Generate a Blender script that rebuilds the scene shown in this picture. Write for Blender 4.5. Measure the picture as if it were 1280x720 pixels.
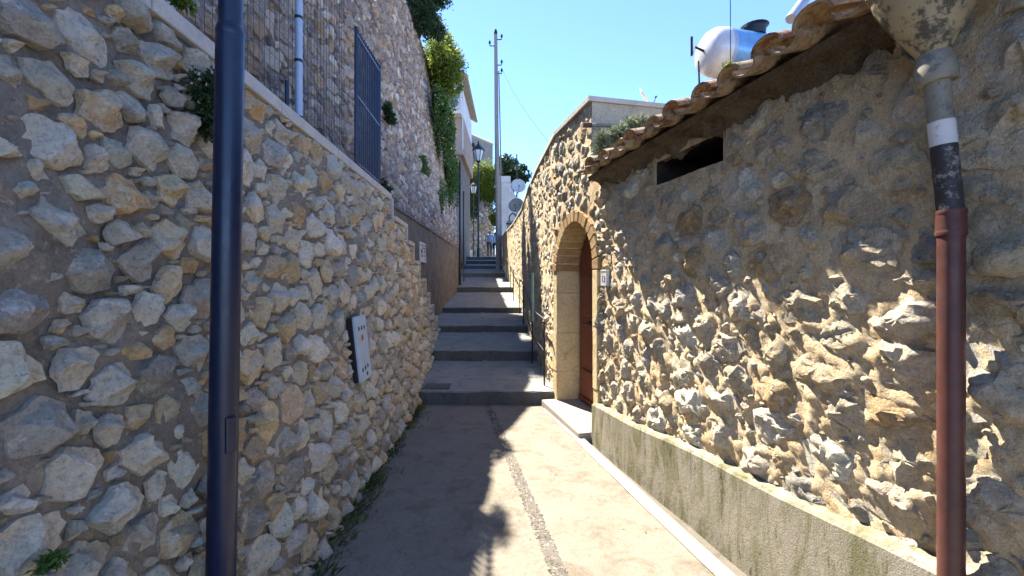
import bpy, bmesh, math, random
import numpy as np
from mathutils import Vector, Matrix

# ------------------------------------------------------------------ scene, camera, light
sc = bpy.context.scene
for o in list(bpy.data.objects): bpy.data.objects.remove(o)
COL = sc.collection
R = math.radians
rnd = random.Random(7)
rng = np.random.default_rng(11)

F, EYE, HY = 540.0, 1.5, 350.0
cd = bpy.data.cameras.new('camera'); cam = bpy.data.objects.new('camera', cd); COL.objects.link(cam)
cam.location = (0, 0, EYE); cam.rotation_euler = (R(90), 0, 0)
cd.sensor_width = 36; cd.lens = F/1280*36; cd.shift_y = -(360-HY)/1280; cd.clip_start = .02; cd.clip_end = 3000
sc.camera = cam

LT = Vector((.35, -.54, -1.0)).normalized()          # the way sunlight travels
SUN_EL = math.asin(-LT.z); SUN_ROT = math.atan2(-LT.x, -LT.y)
wd = bpy.data.worlds.new('World'); sc.world = wd; wd.use_nodes = True
wt = wd.node_tree; wt.nodes.clear()
sky = wt.nodes.new('ShaderNodeTexSky'); sky.sky_type = 'NISHITA'; sky.sun_disc = False
sky.sun_elevation = SUN_EL; sky.sun_rotation = SUN_ROT
sky.air_density = 1.0; sky.dust_density = .0; sky.ozone_density = 6.0; sky.altitude = 6500
bg = wt.nodes.new('ShaderNodeBackground'); bg.inputs['Strength'].default_value = .14
wo = wt.nodes.new('ShaderNodeOutputWorld')
wt.links.new(sky.outputs[0], bg.inputs[0]); wt.links.new(bg.outputs[0], wo.inputs[0])
sd = bpy.data.lights.new('sun', 'SUN'); sd.energy = 4.3; sd.angle = R(.5); sd.color = (1, .91, .77)
sun = bpy.data.objects.new('sun', sd); COL.objects.link(sun)
sun.rotation_euler = LT.to_track_quat('-Z', 'Y').to_euler(); sun.location = (-10, 15, 30)
vs = sc.view_settings; vs.view_transform = 'Standard'; vs.look = 'None'; vs.gamma = 1; vs.exposure = 2.4
vs.use_curve_mapping = False

# ------------------------------------------------------------------ numeric helpers
_perm = np.random.default_rng(3).permutation(256); _perm = np.concatenate([_perm, _perm, _perm])
_grad = np.random.default_rng(4).normal(size=(256, 3)); _grad /= np.linalg.norm(_grad, axis=1)[:, None]
def perlin(p):
    p = np.asarray(p, float); i = np.floor(p).astype(int); f = p - i; i &= 255
    w = f*f*f*(f*(f*6-15)+10); out = 0
    for dx in (0, 1):
        wx = w[..., 0] if dx else 1-w[..., 0]
        for dy in (0, 1):
            wy = w[..., 1] if dy else 1-w[..., 1]
            for dz in (0, 1):
                wz = w[..., 2] if dz else 1-w[..., 2]
                h = _perm[_perm[_perm[i[..., 0]+dx]+i[..., 1]+dy]+i[..., 2]+dz]
                g = _grad[h]
                out = out + wx*wy*wz*(g[..., 0]*(f[..., 0]-dx)+g[..., 1]*(f[..., 1]-dy)+g[..., 2]*(f[..., 2]-dz))
    return out
def fbm(p, s, o=4, gain=.5):
    p = np.asarray(p, float)*s; a = 1; r = 0
    for k in range(o):
        r = r + a*perlin(p+17.3*k); p = p*2.03; a *= gain
    return r
def at(x, y, Y): return Vector(((x-640)/F*Y, Y, EYE-(y-HY)/F*Y))

# ------------------------------------------------------------------ object helpers
def tag(o, label=None, cat=None, group=None, kind=None):
    if label: o['label'] = label
    if cat: o['category'] = cat
    if group: o['group'] = group
    if kind: o['kind'] = kind
    return o
def link(o, parent=None):
    COL.objects.link(o)
    if parent is not None: o.parent = parent
    return o
def empty(name, loc=(0, 0, 0), rz=0):
    o = bpy.data.objects.new(name, None); o.location = loc; o.rotation_euler = (0, 0, rz); o.empty_display_size = .1
    return link(o)
def mesh(name, v, f, mat, parent=None, smooth=False, col=None, loc=None, mi=None):
    """one mesh object; v given in the parent's space unless loc shifts the origin"""
    v = np.asarray(v, float)
    if loc is not None: v = v-np.asarray(loc)
    m = bpy.data.meshes.new(name); m.from_pydata(v.tolist(), [], f if isinstance(f, list) else f.tolist())
    for mm in (mat if isinstance(mat, (list, tuple)) else [mat]): m.materials.append(mm)
    if mi is not None: m.polygons.foreach_set('material_index', np.asarray(mi, np.int32))
    if smooth: m.polygons.foreach_set('use_smooth', np.ones(len(m.polygons), bool))
    if col is not None:
        a = m.color_attributes.new('tint', 'FLOAT_COLOR', 'POINT')
        c = np.ones((len(v), 4)); c[:, :3] = col; a.data.foreach_set('color', c.ravel())
    m.update()
    o = bpy.data.objects.new(name, m)
    if loc is not None: o.location = loc
    return link(o, parent)
class MB:
    """collects simple shapes into one mesh"""
    def __init__(s): s.v = []; s.f = []; s.mi = []
    def add(s, v, f, mi=0):
        n = len(s.v); s.v += [tuple(p) for p in v]; s.f += [tuple(n+i for i in q) for q in f]; s.mi += [mi]*len(f); return s
    def box(s, a, b, mi=0, M=None, ch=0):
        x0, y0, z0 = a; x1, y1, z1 = b
        bm = bmesh.new(); bmesh.ops.create_cube(bm, size=1)
        for w in bm.verts: w.co = Vector((x0+(w.co.x+.5)*(x1-x0), y0+(w.co.y+.5)*(y1-y0), z0+(w.co.z+.5)*(z1-z0)))
        if ch: bmesh.ops.bevel(bm, geom=list(bm.edges), offset=ch, segments=2, profile=.6, affect='EDGES')
        if M is not None: bm.transform(M)
        bm.verts.index_update()
        s.add([w.co[:] for w in bm.verts], [[w.index for w in q.verts] for q in bm.faces], mi); bm.free(); return s
    def tube(s, pts, r, n=10, mi=0, cap=True):
        pts = [Vector(p) for p in pts]; rs = r if isinstance(r, (list, tuple)) else [r]*len(pts)
        V = []; up = None
        for i, p in enumerate(pts):
            d = (pts[min(i+1, len(pts)-1)]-pts[max(i-1, 0)])
            if d.length < 1e-9: d = Vector((0, 0, 1))
            d.normalize()
            if up is None: up = Vector((1, 0, 0)) if abs(d.x) < .8 else Vector((0, 1, 0))
            a = (up-d*up.dot(d)).normalized(); b = d.cross(a); up = a
            V += [p+(a*math.cos(2*math.pi*k/n)+b*math.sin(2*math.pi*k/n))*rs[i] for k in range(n)]
        Fc = [(i*n+k, i*n+(k+1) % n, (i+1)*n+(k+1) % n, (i+1)*n+k) for i in range(len(pts)-1) for k in range(n)]
        if cap: Fc += [tuple(range(n))[::-1], tuple((len(pts)-1)*n+k for k in range(n))]
        return s.add(V, Fc, mi)
    def build(s, name, mat, parent=None, smooth=False, loc=None):
        o = mesh(name, s.v, s.f, mat, parent, smooth, loc=loc, mi=s.mi if isinstance(mat, (list, tuple)) else None)
        if smooth:
            m = o.data
            try:
                m.set_sharp_from_angle(angle=R(38))
            except Exception: pass
        return o
def mkbox(name, a, b, mat, parent=None, ch=.004, M=None):
    return MB().box(a, b, 0, M, ch).build(name, mat, parent)
def mktube(name, pts, r, mat, parent=None, n=10):
    return MB().tube(pts, r, n).build(name, mat, parent, True)

# ------------------------------------------------------------------ materials
def nm(name):
    m = bpy.data.materials.new(name); m.use_nodes = True; t = m.node_tree; t.nodes.clear()
    o = t.nodes.new('ShaderNodeOutputMaterial'); b = t.nodes.new('ShaderNodeBsdfPrincipled')
    t.links.new(b.outputs[0], o.inputs[0]); return m, t, b
class N:
    """short-hand for building node trees"""
    def __init__(s, t): s.t = t; s.L = t.links.new
    def co(s, kind='Object'): n = s.t.nodes.new('ShaderNodeTexCoord'); return n.outputs[kind]
    def pos(s): return s.t.nodes.new('ShaderNodeNewGeometry').outputs['Position']
    def attr(s, nme='tint'): n = s.t.nodes.new('ShaderNodeAttribute'); n.attribute_name = nme; return n.outputs['Color']
    def rand(s): return s.t.nodes.new('ShaderNodeObjectInfo').outputs['Random']
    def map(s, v, sc=(1, 1, 1), loc=(0, 0, 0)):
        n = s.t.nodes.new('ShaderNodeMapping'); s.L(v, n.inputs[0]); n.inputs['Scale'].default_value = sc; n.inputs['Location'].default_value = loc; return n.outputs[0]
    def noise(s, v, scale, det=6, rough=.6, dist=0):
        n = s.t.nodes.new('ShaderNodeTexNoise'); s.L(v, n.inputs['Vector']); n.inputs['Scale'].default_value = scale
        n.inputs['Detail'].default_value = det; n.inputs['Roughness'].default_value = rough; n.inputs['Distortion'].default_value = dist; return n.outputs['Fac']
    def vor(s, v, scale, feat='F1', out='Distance'):
        n = s.t.nodes.new('ShaderNodeTexVoronoi'); s.L(v, n.inputs['Vector']); n.inputs['Scale'].default_value = scale; n.feature = feat; return n.outputs[out]
    def ramp(s, f, *st):
        n = s.t.nodes.new('ShaderNodeValToRGB'); s.L(f, n.inputs[0]); e = n.color_ramp.elements
        while len(e) < len(st): e.new(.5)
        for q, (p, c) in zip(e, st):
            q.position = p; q.color = (c, c, c, 1) if isinstance(c, (int, float)) else (*c, 1)
        return n.outputs[0]
    def mix(s, f, a, b, mode='MIX'):
        n = s.t.nodes.new('ShaderNodeMix'); n.data_type = 'RGBA'; n.blend_type = mode
        for k, w in ((0, f), (6, a), (7, b)):
            if isinstance(w, (int, float)) : n.inputs[k].default_value = w if k == 0 else (w, w, w, 1)
            elif isinstance(w, tuple): n.inputs[k].default_value = (*w, 1)
            else: s.L(w, n.inputs[k])
        return n.outputs[2]
    def math(s, op, a, b=0.0):
        n = s.t.nodes.new('ShaderNodeMath'); n.operation = op
        for k, w in ((0, a), (1, b)):
            if isinstance(w, (int, float)): n.inputs[k].default_value = w
            else: s.L(w, n.inputs[k])
        return n.outputs[0]
    def vadd(s, a, b, k=1.0):
        m = s.t.nodes.new('ShaderNodeVectorMath'); m.operation = 'SCALE'; s.L(b, m.inputs[0]); m.inputs['Scale'].default_value = k
        n = s.t.nodes.new('ShaderNodeVectorMath'); n.operation = 'ADD'; s.L(a, n.inputs[0]); s.L(m.outputs[0], n.inputs[1]); return n.outputs[0]
    def sep(s, v, k): n = s.t.nodes.new('ShaderNodeSeparateXYZ'); s.L(v, n.inputs[0]); return n.outputs[k]
    def bump(s, b, h, st=.5, d=.02):
        n = s.t.nodes.new('ShaderNodeBump'); n.inputs['Strength'].default_value = st; n.inputs['Distance'].default_value = d
        s.L(h, n.inputs['Height']); s.L(n.outputs[0], b.inputs['Normal'])
def P(b, rough=.8, metal=0, spec=.3):
    b.inputs['Roughness'].default_value = rough; b.inputs['Metallic'].default_value = metal; b.inputs['Specular IOR Level'].default_value = spec

def mat_rock(name, dark=(.09, .085, .085), ochre=(.33, .2, .085), pale=(.5, .48, .44), och=.45, lich=.45, bump=.8):
    m, t, b = nm(name); n = N(t); tint = n.attr(); v = n.vadd(n.pos(), tint, 37.0)
    c = n.mix(1.0, tint, n.ramp(n.noise(v, 10, 9, .75), (.3, .68), (.58, 1.0)), 'MULTIPLY')
    c = n.mix(n.ramp(n.noise(v, 5, 8, .68, .5), (1-och, 0), (1-och+.1, .8)), c, ochre)
    c = n.mix(n.ramp(n.noise(n.map(v, (1, 1, 1.5), (9, 2, 5)), 9, 9, .78, .8), (1-lich, 0), (1-lich+.08, .85)), c, dark)
    c = n.mix(n.ramp(n.noise(n.map(v, (1, 1, 1), (3, 7, 1)), 13, 9, .78), (.53, 0), (.62, .8)), c, pale)
    c = n.mix(.7, c, n.ramp(n.noise(v, 80, 6, .8), (.32, .4), (.5, 1.0)), 'MULTIPLY')
    c = n.mix(n.ramp(n.noise(n.map(v, (1, 1, 1), (1, 5, 3)), 34, 8, .8), (.60, 0), (.66, .8)), c, dark)
    t.links.new(c, b.inputs['Base Color']); P(b, .92, 0, .15)
    crack = n.ramp(n.vor(n.map(v, (1, 1, 1.6)), 11, 'DISTANCE_TO_EDGE'), (0, 0), (.05, 1))
    h = n.math('ADD', n.noise(v, 18, 12, .78), n.math('MULTIPLY', crack, .07))
    h = n.math('ADD', h, n.math('MULTIPLY', n.ramp(n.noise(v, 55, 6, .7), (.5, 1), (.7, 0)), .22))
    n.bump(b, h, bump, .06)
    return m
def mat_mortar(name, a, b_, c_, bump=.7, s=1.0):
    m, t, b = nm(name); n = N(t); v = n.pos()
    c = n.mix(n.ramp(n.noise(v, 3.2*s, 7, .65), (.32, 0), (.68, 1)), a, b_)
    c = n.mix(n.ramp(n.noise(n.map(v, (1, 1, 1), (4, 9, 2)), 7*s, 8, .7, .5), (.52, 0), (.66, .8)), c, c_)
    c = n.mix(n.ramp(n.noise(n.map(v, (1, 1, 1), (7, 3, 6)), 48*s, 5, .7), (.57, 0), (.66, .55)), c, tuple(min(.85, 1.7*q) for q in b_))
    c = n.mix(n.ramp(n.noise(n.map(v, (1, 1, 1), (2, 8, 5)), 36*s, 6, .75), (.6, 0), (.68, .6)), c, tuple(.45*q for q in c_))
    c = n.mix(.6, c, n.ramp(n.noise(v, 70*s, 6, .75), (.3, .4), (.56, 1.0)), 'MULTIPLY')
    t.links.new(c, b.inputs['Base Color']); P(b, .95, 0, .15)
    n.bump(b, n.math('ADD', n.noise(v, 30*s, 10, .75), n.math('MULTIPLY', n.noise(v, 150*s, 3, .6), .3)), bump, .035)
    return m
def mat_conc(name, a, b_, stain, bump=.25, s=1.0, st=.6, speck=.35):
    m, t, b = nm(name); n = N(t); v = n.pos()
    c = n.mix(n.ramp(n.noise(v, 1.6*s, 8, .65, .3), (.3, 0), (.7, 1)), a, b_)
    c = n.mix(n.ramp(n.noise(n.map(v, (1, 1, 1), (3, 1, 8)), 3.1*s, 9, .72, .6), (.5, 0), (.68, st)), c, stain)
    c = n.mix(speck, c, n.ramp(n.noise(v, 130, 4, .8), (.3, .35), (.62, 1.0)), 'MULTIPLY')
    c = n.mix(.5, c, n.ramp(n.noise(v, 24, 6, .7), (.25, .7), (.6, 1.0)), 'MULTIPLY')
    t.links.new(c, b.inputs['Base Color']); P(b, .88, 0, .25)
    n.bump(b, n.math('ADD', n.noise(v, 18, 8, .7), n.math('MULTIPLY', n.noise(v, 160, 3, .6), .35)), bump, .012)
    return m
def mat_paint(name, c, rough=.35, metal=0, wear=None, wa=.3, spec=.5, nz=.12, s=1.0):
    m, t, b = nm(name); n = N(t); v = n.pos()
    k = n.mix(1.0, c, n.ramp(n.noise(v, 9*s, 6, .6), (.3, 1-nz*2), (.7, 1.0)), 'MULTIPLY')
    if wear: k = n.mix(n.ramp(n.noise(v, 26*s, 8, .75), (1-wa, 0), (1-wa+.06, .9)), k, wear)
    t.links.new(k, b.inputs['Base Color']); P(b, rough, metal, spec)
    t.links.new(n.ramp(n.noise(v, 30*s, 5, .6), (.3, rough*.8), (.7, min(1, rough*1.3))), b.inputs['Roughness'])
    n.bump(b, n.noise(v, 60*s, 5, .6), .12, .004); return m
def mat_leaf(name, a, b_, tr=.35):
    m, t, b = nm(name); n = N(t); tint = n.attr()
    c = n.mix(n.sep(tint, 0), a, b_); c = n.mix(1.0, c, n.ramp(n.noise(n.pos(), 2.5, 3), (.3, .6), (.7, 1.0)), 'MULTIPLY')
    t.links.new(c, b.inputs['Base Color']); P(b, .5, 0, .35)
    tl = t.nodes.new('ShaderNodeBsdfTranslucent'); t.links.new(c, tl.inputs['Color'])
    mx = t.nodes.new('ShaderNodeMixShader'); mx.inputs[0].default_value = tr
    t.links.new(b.outputs[0], mx.inputs[1]); t.links.new(tl.outputs[0], mx.inputs[2])
    t.links.new(mx.outputs[0], t.nodes['Material Output'].inputs[0]); return m

M_rockL = mat_rock('limestone_left', dark=(.16, .135, .105), ochre=(.58, .40, .2), pale=(.80, .74, .64), och=.40, lich=.36)
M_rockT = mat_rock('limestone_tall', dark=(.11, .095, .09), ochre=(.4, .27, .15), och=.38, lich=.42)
M_rockR = mat_rock('limestone_right', dark=(.27, .225, .18), ochre=(.58, .39, .17), pale=(.78, .72, .61), och=.40, lich=.32, bump=1.0)
M_mortL = mat_mortar('mortar_grey', (.235, .203, .168), (.32, .28, .23), (.165, .14, .115))
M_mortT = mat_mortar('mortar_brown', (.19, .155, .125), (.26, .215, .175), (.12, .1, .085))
M_mortR = mat_mortar('mortar_ochre', (.70, .53, .32), (.80, .66, .45), (.60, .40, .2), 1.0)
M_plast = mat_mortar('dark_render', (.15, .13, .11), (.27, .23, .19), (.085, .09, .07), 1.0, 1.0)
M_cream = mat_mortar('cream_render', (.42, .37, .28), (.50, .45, .35), (.30, .26, .19), .5, .8)
M_lane = mat_conc('lane_concrete', (.205, .182, .146), (.26, .235, .195), (.145, .118, .086), .6, 1.8, .85, .65)
M_pale = mat_conc('pale_edging', (.30, .275, .235), (.35, .325, .285), (.22, .195, .16), .3)
M_gut = mat_conc('gutter_concrete', (.13, .115, .1), (.18, .165, .14), (.08, .07, .06), .6)
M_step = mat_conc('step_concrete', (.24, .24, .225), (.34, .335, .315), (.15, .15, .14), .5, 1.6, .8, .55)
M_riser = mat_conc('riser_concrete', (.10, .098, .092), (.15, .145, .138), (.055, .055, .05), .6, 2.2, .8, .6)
M_stepd = mat_conc('step_strip', (.22, .22, .21), (.29, .29, .275), (.17, .17, .16), .4, 2)
M_cop = mat_conc('coping_concrete', (.48, .45, .40), (.56, .53, .47), (.36, .33, .29), .35, 2.0)
M_drain = mat_conc('drain_strip', (.10, .09, .08), (.15, .135, .12), (.06, .055, .05), .6, 3)
M_blue = mat_paint('blue_paint', (.004, .012, .04), .34, 0, (.25, .27, .3), .22)
M_post = mat_paint('galvanised', (.36, .42, .52), .4, .2, (.2, .22, .25), .3)
M_wire = mat_paint('wire', (.04, .06, .08), .5, .3)
M_black = mat_paint('black_iron', (.018, .018, .02), .45, .2, (.1, .06, .04), .25)
M_white = mat_paint('white_paint', (.62, .62, .62), .6, 0, (.34, .32, .28), .47)
M_plate = mat_paint('pale_blue_plate', (.42, .52, .64), .45, 0, (.3, .34, .38), .2)
M_redp = mat_paint('red_brown_pipe', (.095, .03, .024), .5, 0, (.05, .03, .03), .45, nz=.25, s=.8)
M_pvc = mat_paint('grey_pipe', (.27, .25, .20), .6, 0, (.12, .105, .09), .46, nz=.25)
M_tar = mat_paint('tarred_pipe', (.03, .028, .027), .6, 0, (.22, .21, .19), .46)
M_door = mat_paint('door_wood', (.17, .036, .018), .42, 0, (.09, .02, .012), .35)
M_dark = mat_paint('dark_void', (.012, .011, .01), .9)
M_tank = mat_paint('tank_white', (.62, .66, .70), .3, .1)
M_tankb = mat_paint('tank_blue', (.16, .36, .62), .25, .2)
M_pole = mat_paint('pole_timber', (.27, .25, .23), .85, 0, (.16, .14, .12), .4, .2)
M_grey = mat_mortar('grey_render', (.24, .22, .19), (.32, .29, .25), (.17, .16, .14), .4, .4)
M_house = mat_mortar('pink_render', (.36, .26, .2), (.42, .32, .25), (.28, .2, .15), .4, .4)
M_whouse = mat_mortar('white_render', (.66, .65, .63), (.74, .73, .71), (.5, .5, .48), .2, .4)
M_glass = mat_paint('window_glass', (.12, .17, .22), .08, 0)
M_lens = mat_paint('lantern_glass', (.55, .58, .58), .25, 0)
M_orange = mat_paint('orange_mark', (.55, .2, .05), .6)
M_ink = mat_paint('print_ink', (.03, .03, .035), .7)
M_redink = mat_paint('print_red', (.35, .08, .08), .7)
M_inkb = mat_paint('print_blue', (.03, .05, .16), .6)
M_vent = mat_mortar('vent_shade_render', (.035, .03, .026), (.06, .05, .042), (.02, .018, .016))  # near black: the shade inside the vent is put into the colour
M_bed = mat_mortar('eave_shade_mortar', (.22, .165, .11), (.34, .27, .19), (.10, .075, .05), 1.6)  # mortar darkened, shade under the tiles painted into its colour
M_soil = mat_mortar('soil', (.1, .075, .05), (.14, .11, .07), (.07, .06, .04))
M_bark = mat_mortar('bark', (.1, .075, .055), (.14, .11, .08), (.06, .05, .04))
M_leafD = mat_leaf('leaf_dark', (.018, .045, .018), (.05, .1, .03))
M_leafG = mat_leaf('leaf_green', (.04, .1, .02), (.11, .2, .04))
M_leafY = mat_leaf('leaf_yellow_green', (.09, .16, .02), (.26, .32, .05), .45)
M_leafS = mat_leaf('leaf_succulent', (.12, .17, .09), (.34, .37, .25), .15)
M_dry = mat_leaf('leaf_dry', (.10, .055, .02), (.20, .14, .06), .1)
M_flow = mat_leaf('petal_white', (.6, .58, .52), (.75, .74, .7), .2)
M_grass = mat_leaf('weed', (.05, .085, .02), (.16, .19, .06), .3)

def mat_plinth():
    m, t, b = nm('plinth_concrete'); n = N(t); v = n.pos()
    c = n.mix(n.ramp(n.noise(v, 2.2, 8, .65, .3), (.3, 0), (.7, 1)), (.26, .235, .185), (.35, .32, .26))
    st = n.ramp(n.noise(n.map(v, (3, 3, .8)), 2.6, 9, .75, .7), (.44, 0), (.6, .9))
    c = n.mix(st, c, (.15, .145, .07))
    st = n.ramp(n.noise(n.map(v, (5, 5, .9), (2, 5, 1)), 3.2, 10, .8, .5), (.55, 0), (.64, .9))
    c = n.mix(st, c, (.055, .055, .04))
    c = n.mix(.5, c, n.ramp(n.noise(v, 110, 5, .8), (.3, .4), (.65, 1.0)), 'MULTIPLY')
    t.links.new(c, b.inputs['Base Color']); P(b, .92, 0, .2)
    n.bump(b, n.math('ADD', n.noise(v, 40, 8, .75), n.math('MULTIPLY', n.noise(v, 160, 3, .6), .4)), .5, .012); return m
M_plinth = mat_plinth()
def mat_tile():
    m, t, b = nm('terracotta'); n = N(t); v = n.pos(); r = n.rand()
    base = n.ramp(r, (0, (.25, .12, .075)), (.35, (.34, .2, .12)), (.7, (.42, .31, .19)), (1, (.21, .105, .07)))
    c = n.mix(1.0, base, n.ramp(n.noise(v, 14, 7, .7), (.3, .55), (.7, 1.0)), 'MULTIPLY')
    c = n.mix(n.ramp(n.noise(v, 19, 8, .75, .4), (.44, 0), (.56, .85)), c, (.40, .34, .235))
    c = n.mix(n.ramp(n.noise(n.map(v, (1, 1, 1), (5, 3, 1)), 12, 8, .75), (.52, 0), (.62, .85)), c, (.09, .065, .045))
    t.links.new(c, b.inputs['Base Color']); P(b, .97, 0, .08); n.bump(b, n.noise(v, 40, 10, .78), .8, .02); return m
M_tile = mat_tile()
def mat_brick():
    m, t, b = nm('yellow_brick'); n = N(t); v = n.pos(); r = n.rand()
    base = n.ramp(r, (0, (.42, .27, .12)), (.5, (.50, .35, .17)), (1, (.36, .21, .1)))
    c = n.mix(1.0, base, n.ramp(n.noise(v, 18, 7, .7), (.3, .6), (.7, 1.0)), 'MULTIPLY')
    c = n.mix(n.ramp(n.noise(v, 8, 7, .7), (.55, 0), (.68, .6)), c, (.5, .44, .33))
    t.links.new(c, b.inputs['Base Color']); P(b, .92, 0, .2); n.bump(b, n.noise(v, 45, 8, .75), .6, .012); return m
M_brick = mat_brick()
M_jamb = mat_mortar('jamb_render', (.60, .46, .25), (.68, .55, .33), (.44, .33, .18), .6, .9)

# ------------------------------------------------------------------ walls: surface frame, stone packing, stones
class Wall:
    """vertical or battered wall over a polyline; u = length along it, v = height, n = out of the face"""
    def __init__(s, pts, side=1, batter=0.0, z0=0.0):
        s.p = np.array(pts, float); d = np.diff(s.p, axis=0); s.l = np.linalg.norm(d, axis=1); s.d = d/s.l[:, None]
        s.c = np.concatenate([[0], np.cumsum(s.l)]); s.side = side; s.bt = batter; s.z0 = z0; s.L = s.c[-1]
    def at(s, u, v, h=0.0):
        u = np.asarray(u, float); v = np.asarray(v, float)
        k = np.clip(np.searchsorted(s.c, u, 'right')-1, 0, len(s.l)-1)
        d = s.d[k]; q = s.p[k]+d*(u-s.c[k])[..., None]
        nx = np.stack([d[..., 1], -d[..., 0]], -1)*s.side
        # blend normals near the joints so that the face stays continuous
        off = (h-s.bt*(v-s.z0))[..., None] if np.ndim(h) or np.ndim(v) else h-s.bt*(v-s.z0)
        return np.concatenate([q+nx*off, v[..., None]], -1)
    def frame(s, u, v):
        o = s.at(np.array(u), np.array(v)); k = int(np.clip(np.searchsorted(s.c, u, 'right')-1, 0, len(s.l)-1))
        t = np.array([*s.d[k], 0.]); n = np.array([s.d[k][1], -s.d[k][0], 0])*s.side
        up = np.array([0, 0, 1.])-n*s.bt; up /= np.linalg.norm(up)
        n2 = np.cross(t, up); n2 *= np.sign(n2@n); return o, t, up, n2
    def u_at_y(s, y):
        return float(np.interp(y, s.p[:, 1], s.c)) if s.p[-1, 1] > s.p[0, 1] else float(np.interp(-y, -s.p[:, 1], s.c))
def wall_grid(w, u0, u1, v0, v1, du, dv, disp, mask=None):
    nu = max(2, int((u1-u0)/du)); nv = max(2, int((v1-v0)/dv))
    U, V = np.meshgrid(np.linspace(u0, u1, nu+1), np.linspace(v0, v1, nv+1), indexing='ij')
    base = w.at(U, V, 0.0*U); h = disp(base, U, V)
    pos = w.at(U, V, h).reshape(-1, 3)
    i, j = np.meshgrid(np.arange(nu), np.arange(nv), indexing='ij'); a = (i*(nv+1)+j)
    f = np.stack([a, a+nv+1, a+nv+2, a+1], -1)
    if mask is not None:
        f = f[mask((U[:-1, :-1]+U[1:, 1:])/2, (V[:-1, :-1]+V[1:, 1:])/2)]
    return pos, f.reshape(-1, 4)
def pack(u0, u1, v0, v1, rmax, rmin, ok, tries=9000, asp=.8, seed=1, slack=.9):
    g = np.random.default_rng(seed); A = np.zeros((6000, 3)); n = 0
    radii = np.geomspace(rmax, rmin, 9)
    for k, r in enumerate(radii):
        T = int(tries*(.25+k/8)); C = np.stack([g.uniform(u0, u1, T), g.uniform(v0, v1, T)], 1)
        rr = r*g.uniform(.88, 1.12, T)
        for (cu, cv), q in zip(C, rr):
            if n and (((A[:n, 0]-cu)**2+((A[:n, 1]-cv)/asp)**2) < ((A[:n, 2]+q)*slack)**2).any(): continue
            if not ok(cu, cv, q): continue
            A[n] = cu, cv, q; n += 1
            if n >= 5999: return A[:n]
    return A[:n]
def cells(S, asp, K, gap, seed=0, rough=.07, grow=1.45):
    """power-diagram cell of every site as a star shape: K radii around its centre"""
    g = np.random.default_rng(seed); P2 = S[:, :2]/np.array([1, asp]); out = []
    th = np.arange(K)*2*math.pi/K; D = np.stack([np.cos(th), np.sin(th)], 1)
    for i in range(len(S)):
        d = P2-P2[i]; dd = (d*d).sum(1); r = S[i, 2]
        nb = np.where((dd < (2.6*r+2.2*S[:, 2])**2) & (dd > 1e-9))[0]
        Rr = np.full(K, r*grow)
        if len(nb):
            lim = (dd[nb]+r*r-S[nb, 2]**2)/2
            dot = D@d[nb].T
            Rr = np.minimum(Rr, np.where(dot > 1e-6, lim[None, :]/np.maximum(dot, 1e-6), 9).min(1))
        Rr = np.maximum(Rr-gap*g.uniform(.6, 1.5), r*.35)
        m_ = int(g.integers(5, 9)); st = g.uniform(0, 1); jit = g.uniform(-.32, .32, m_)
        ci = np.unique(np.round((np.arange(m_)+st+jit)*K/m_).astype(int) % K); ri = Rr[ci]*g.uniform(.86, 1.04, len(ci))
        thc = th[ci]; nx_ = np.searchsorted(thc, th, 'right') % len(ci); pv = nx_-1
        t0 = thc[pv]; t1 = thc[nx_]; dl = (t1-t0) % (2*math.pi); x_ = (th-t0) % (2*math.pi)
        Rc = ri[pv]*ri[nx_]*np.sin(dl)/np.maximum(ri[pv]*np.sin(x_)+ri[nx_]*np.sin(dl-x_), 1e-5)
        Rr = np.minimum(np.clip(Rc, r*.3, 9), Rr)
        ph = g.uniform(0, 50, 3)
        Rr = Rr*(1+rough*fbm(np.concatenate([D*1.3, np.zeros((K, 1))], 1)+ph, 1.6, 2)*2.2)
        out.append(np.stack([D[:, 0]*Rr, D[:, 1]*Rr*asp], 1))
    return out
def stone_shape(ring, H, rings, g, facet=1.0, rough=.1, sink=.015, fine=True):
    """rough faceted stone above an outline; returns local (a, b, h) points and faces"""
    K = len(ring); rs = np.array(rings); Rm = float(np.sqrt((ring**2).sum(1).mean()))
    pts = [np.zeros((1, 2))]+[ring*q for q in rs]
    ab = np.concatenate(pts); rr = np.concatenate([[0]]+[np.full(K, q) for q in rs])
    h = H*(1-rr**5)**.6
    for k in range(6):
        a = g.uniform(0, 2*math.pi); sl = g.uniform(.2, 1.1)*facet*H/Rm; c = H*g.uniform(.6, 1.05)
        h = np.minimum(h, c-sl*(ab[:, 0]*math.cos(a)+ab[:, 1]*math.sin(a)))
    ph = g.uniform(0, 90, 3)
    q3 = np.concatenate([ab, h[:, None]], 1)
    w = np.clip(1.15-rr**4, .15, 1)
    h = h+Rm*rough*fbm(q3+ph, 1.1/Rm, 4 if fine else 2)*w*1.6
    if fine:
        h = h+Rm*rough*.6*np.abs(fbm(q3+ph+5, 3.2/Rm, 3))*w
        ab = ab+(Rm*rough*.7)*np.stack([fbm(q3+ph+9, 1.6/Rm, 2), fbm(q3+ph+31, 1.6/Rm, 2)], 1)*(rr[:, None] > .3)
    h = np.where(rr >= .999, -sink, np.maximum(h, -.2*sink))
    f = [(0, 1+k, 1+(k+1) % K) for k in range(K)]
    for j in range(len(rs)-1):
        o = 1+j*K; f += [(o+k, o+K+k, o+K+(k+1) % K, o+(k+1) % K) for k in range(K)]
    return np.concatenate([ab, h[:, None]], 1), f
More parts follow.
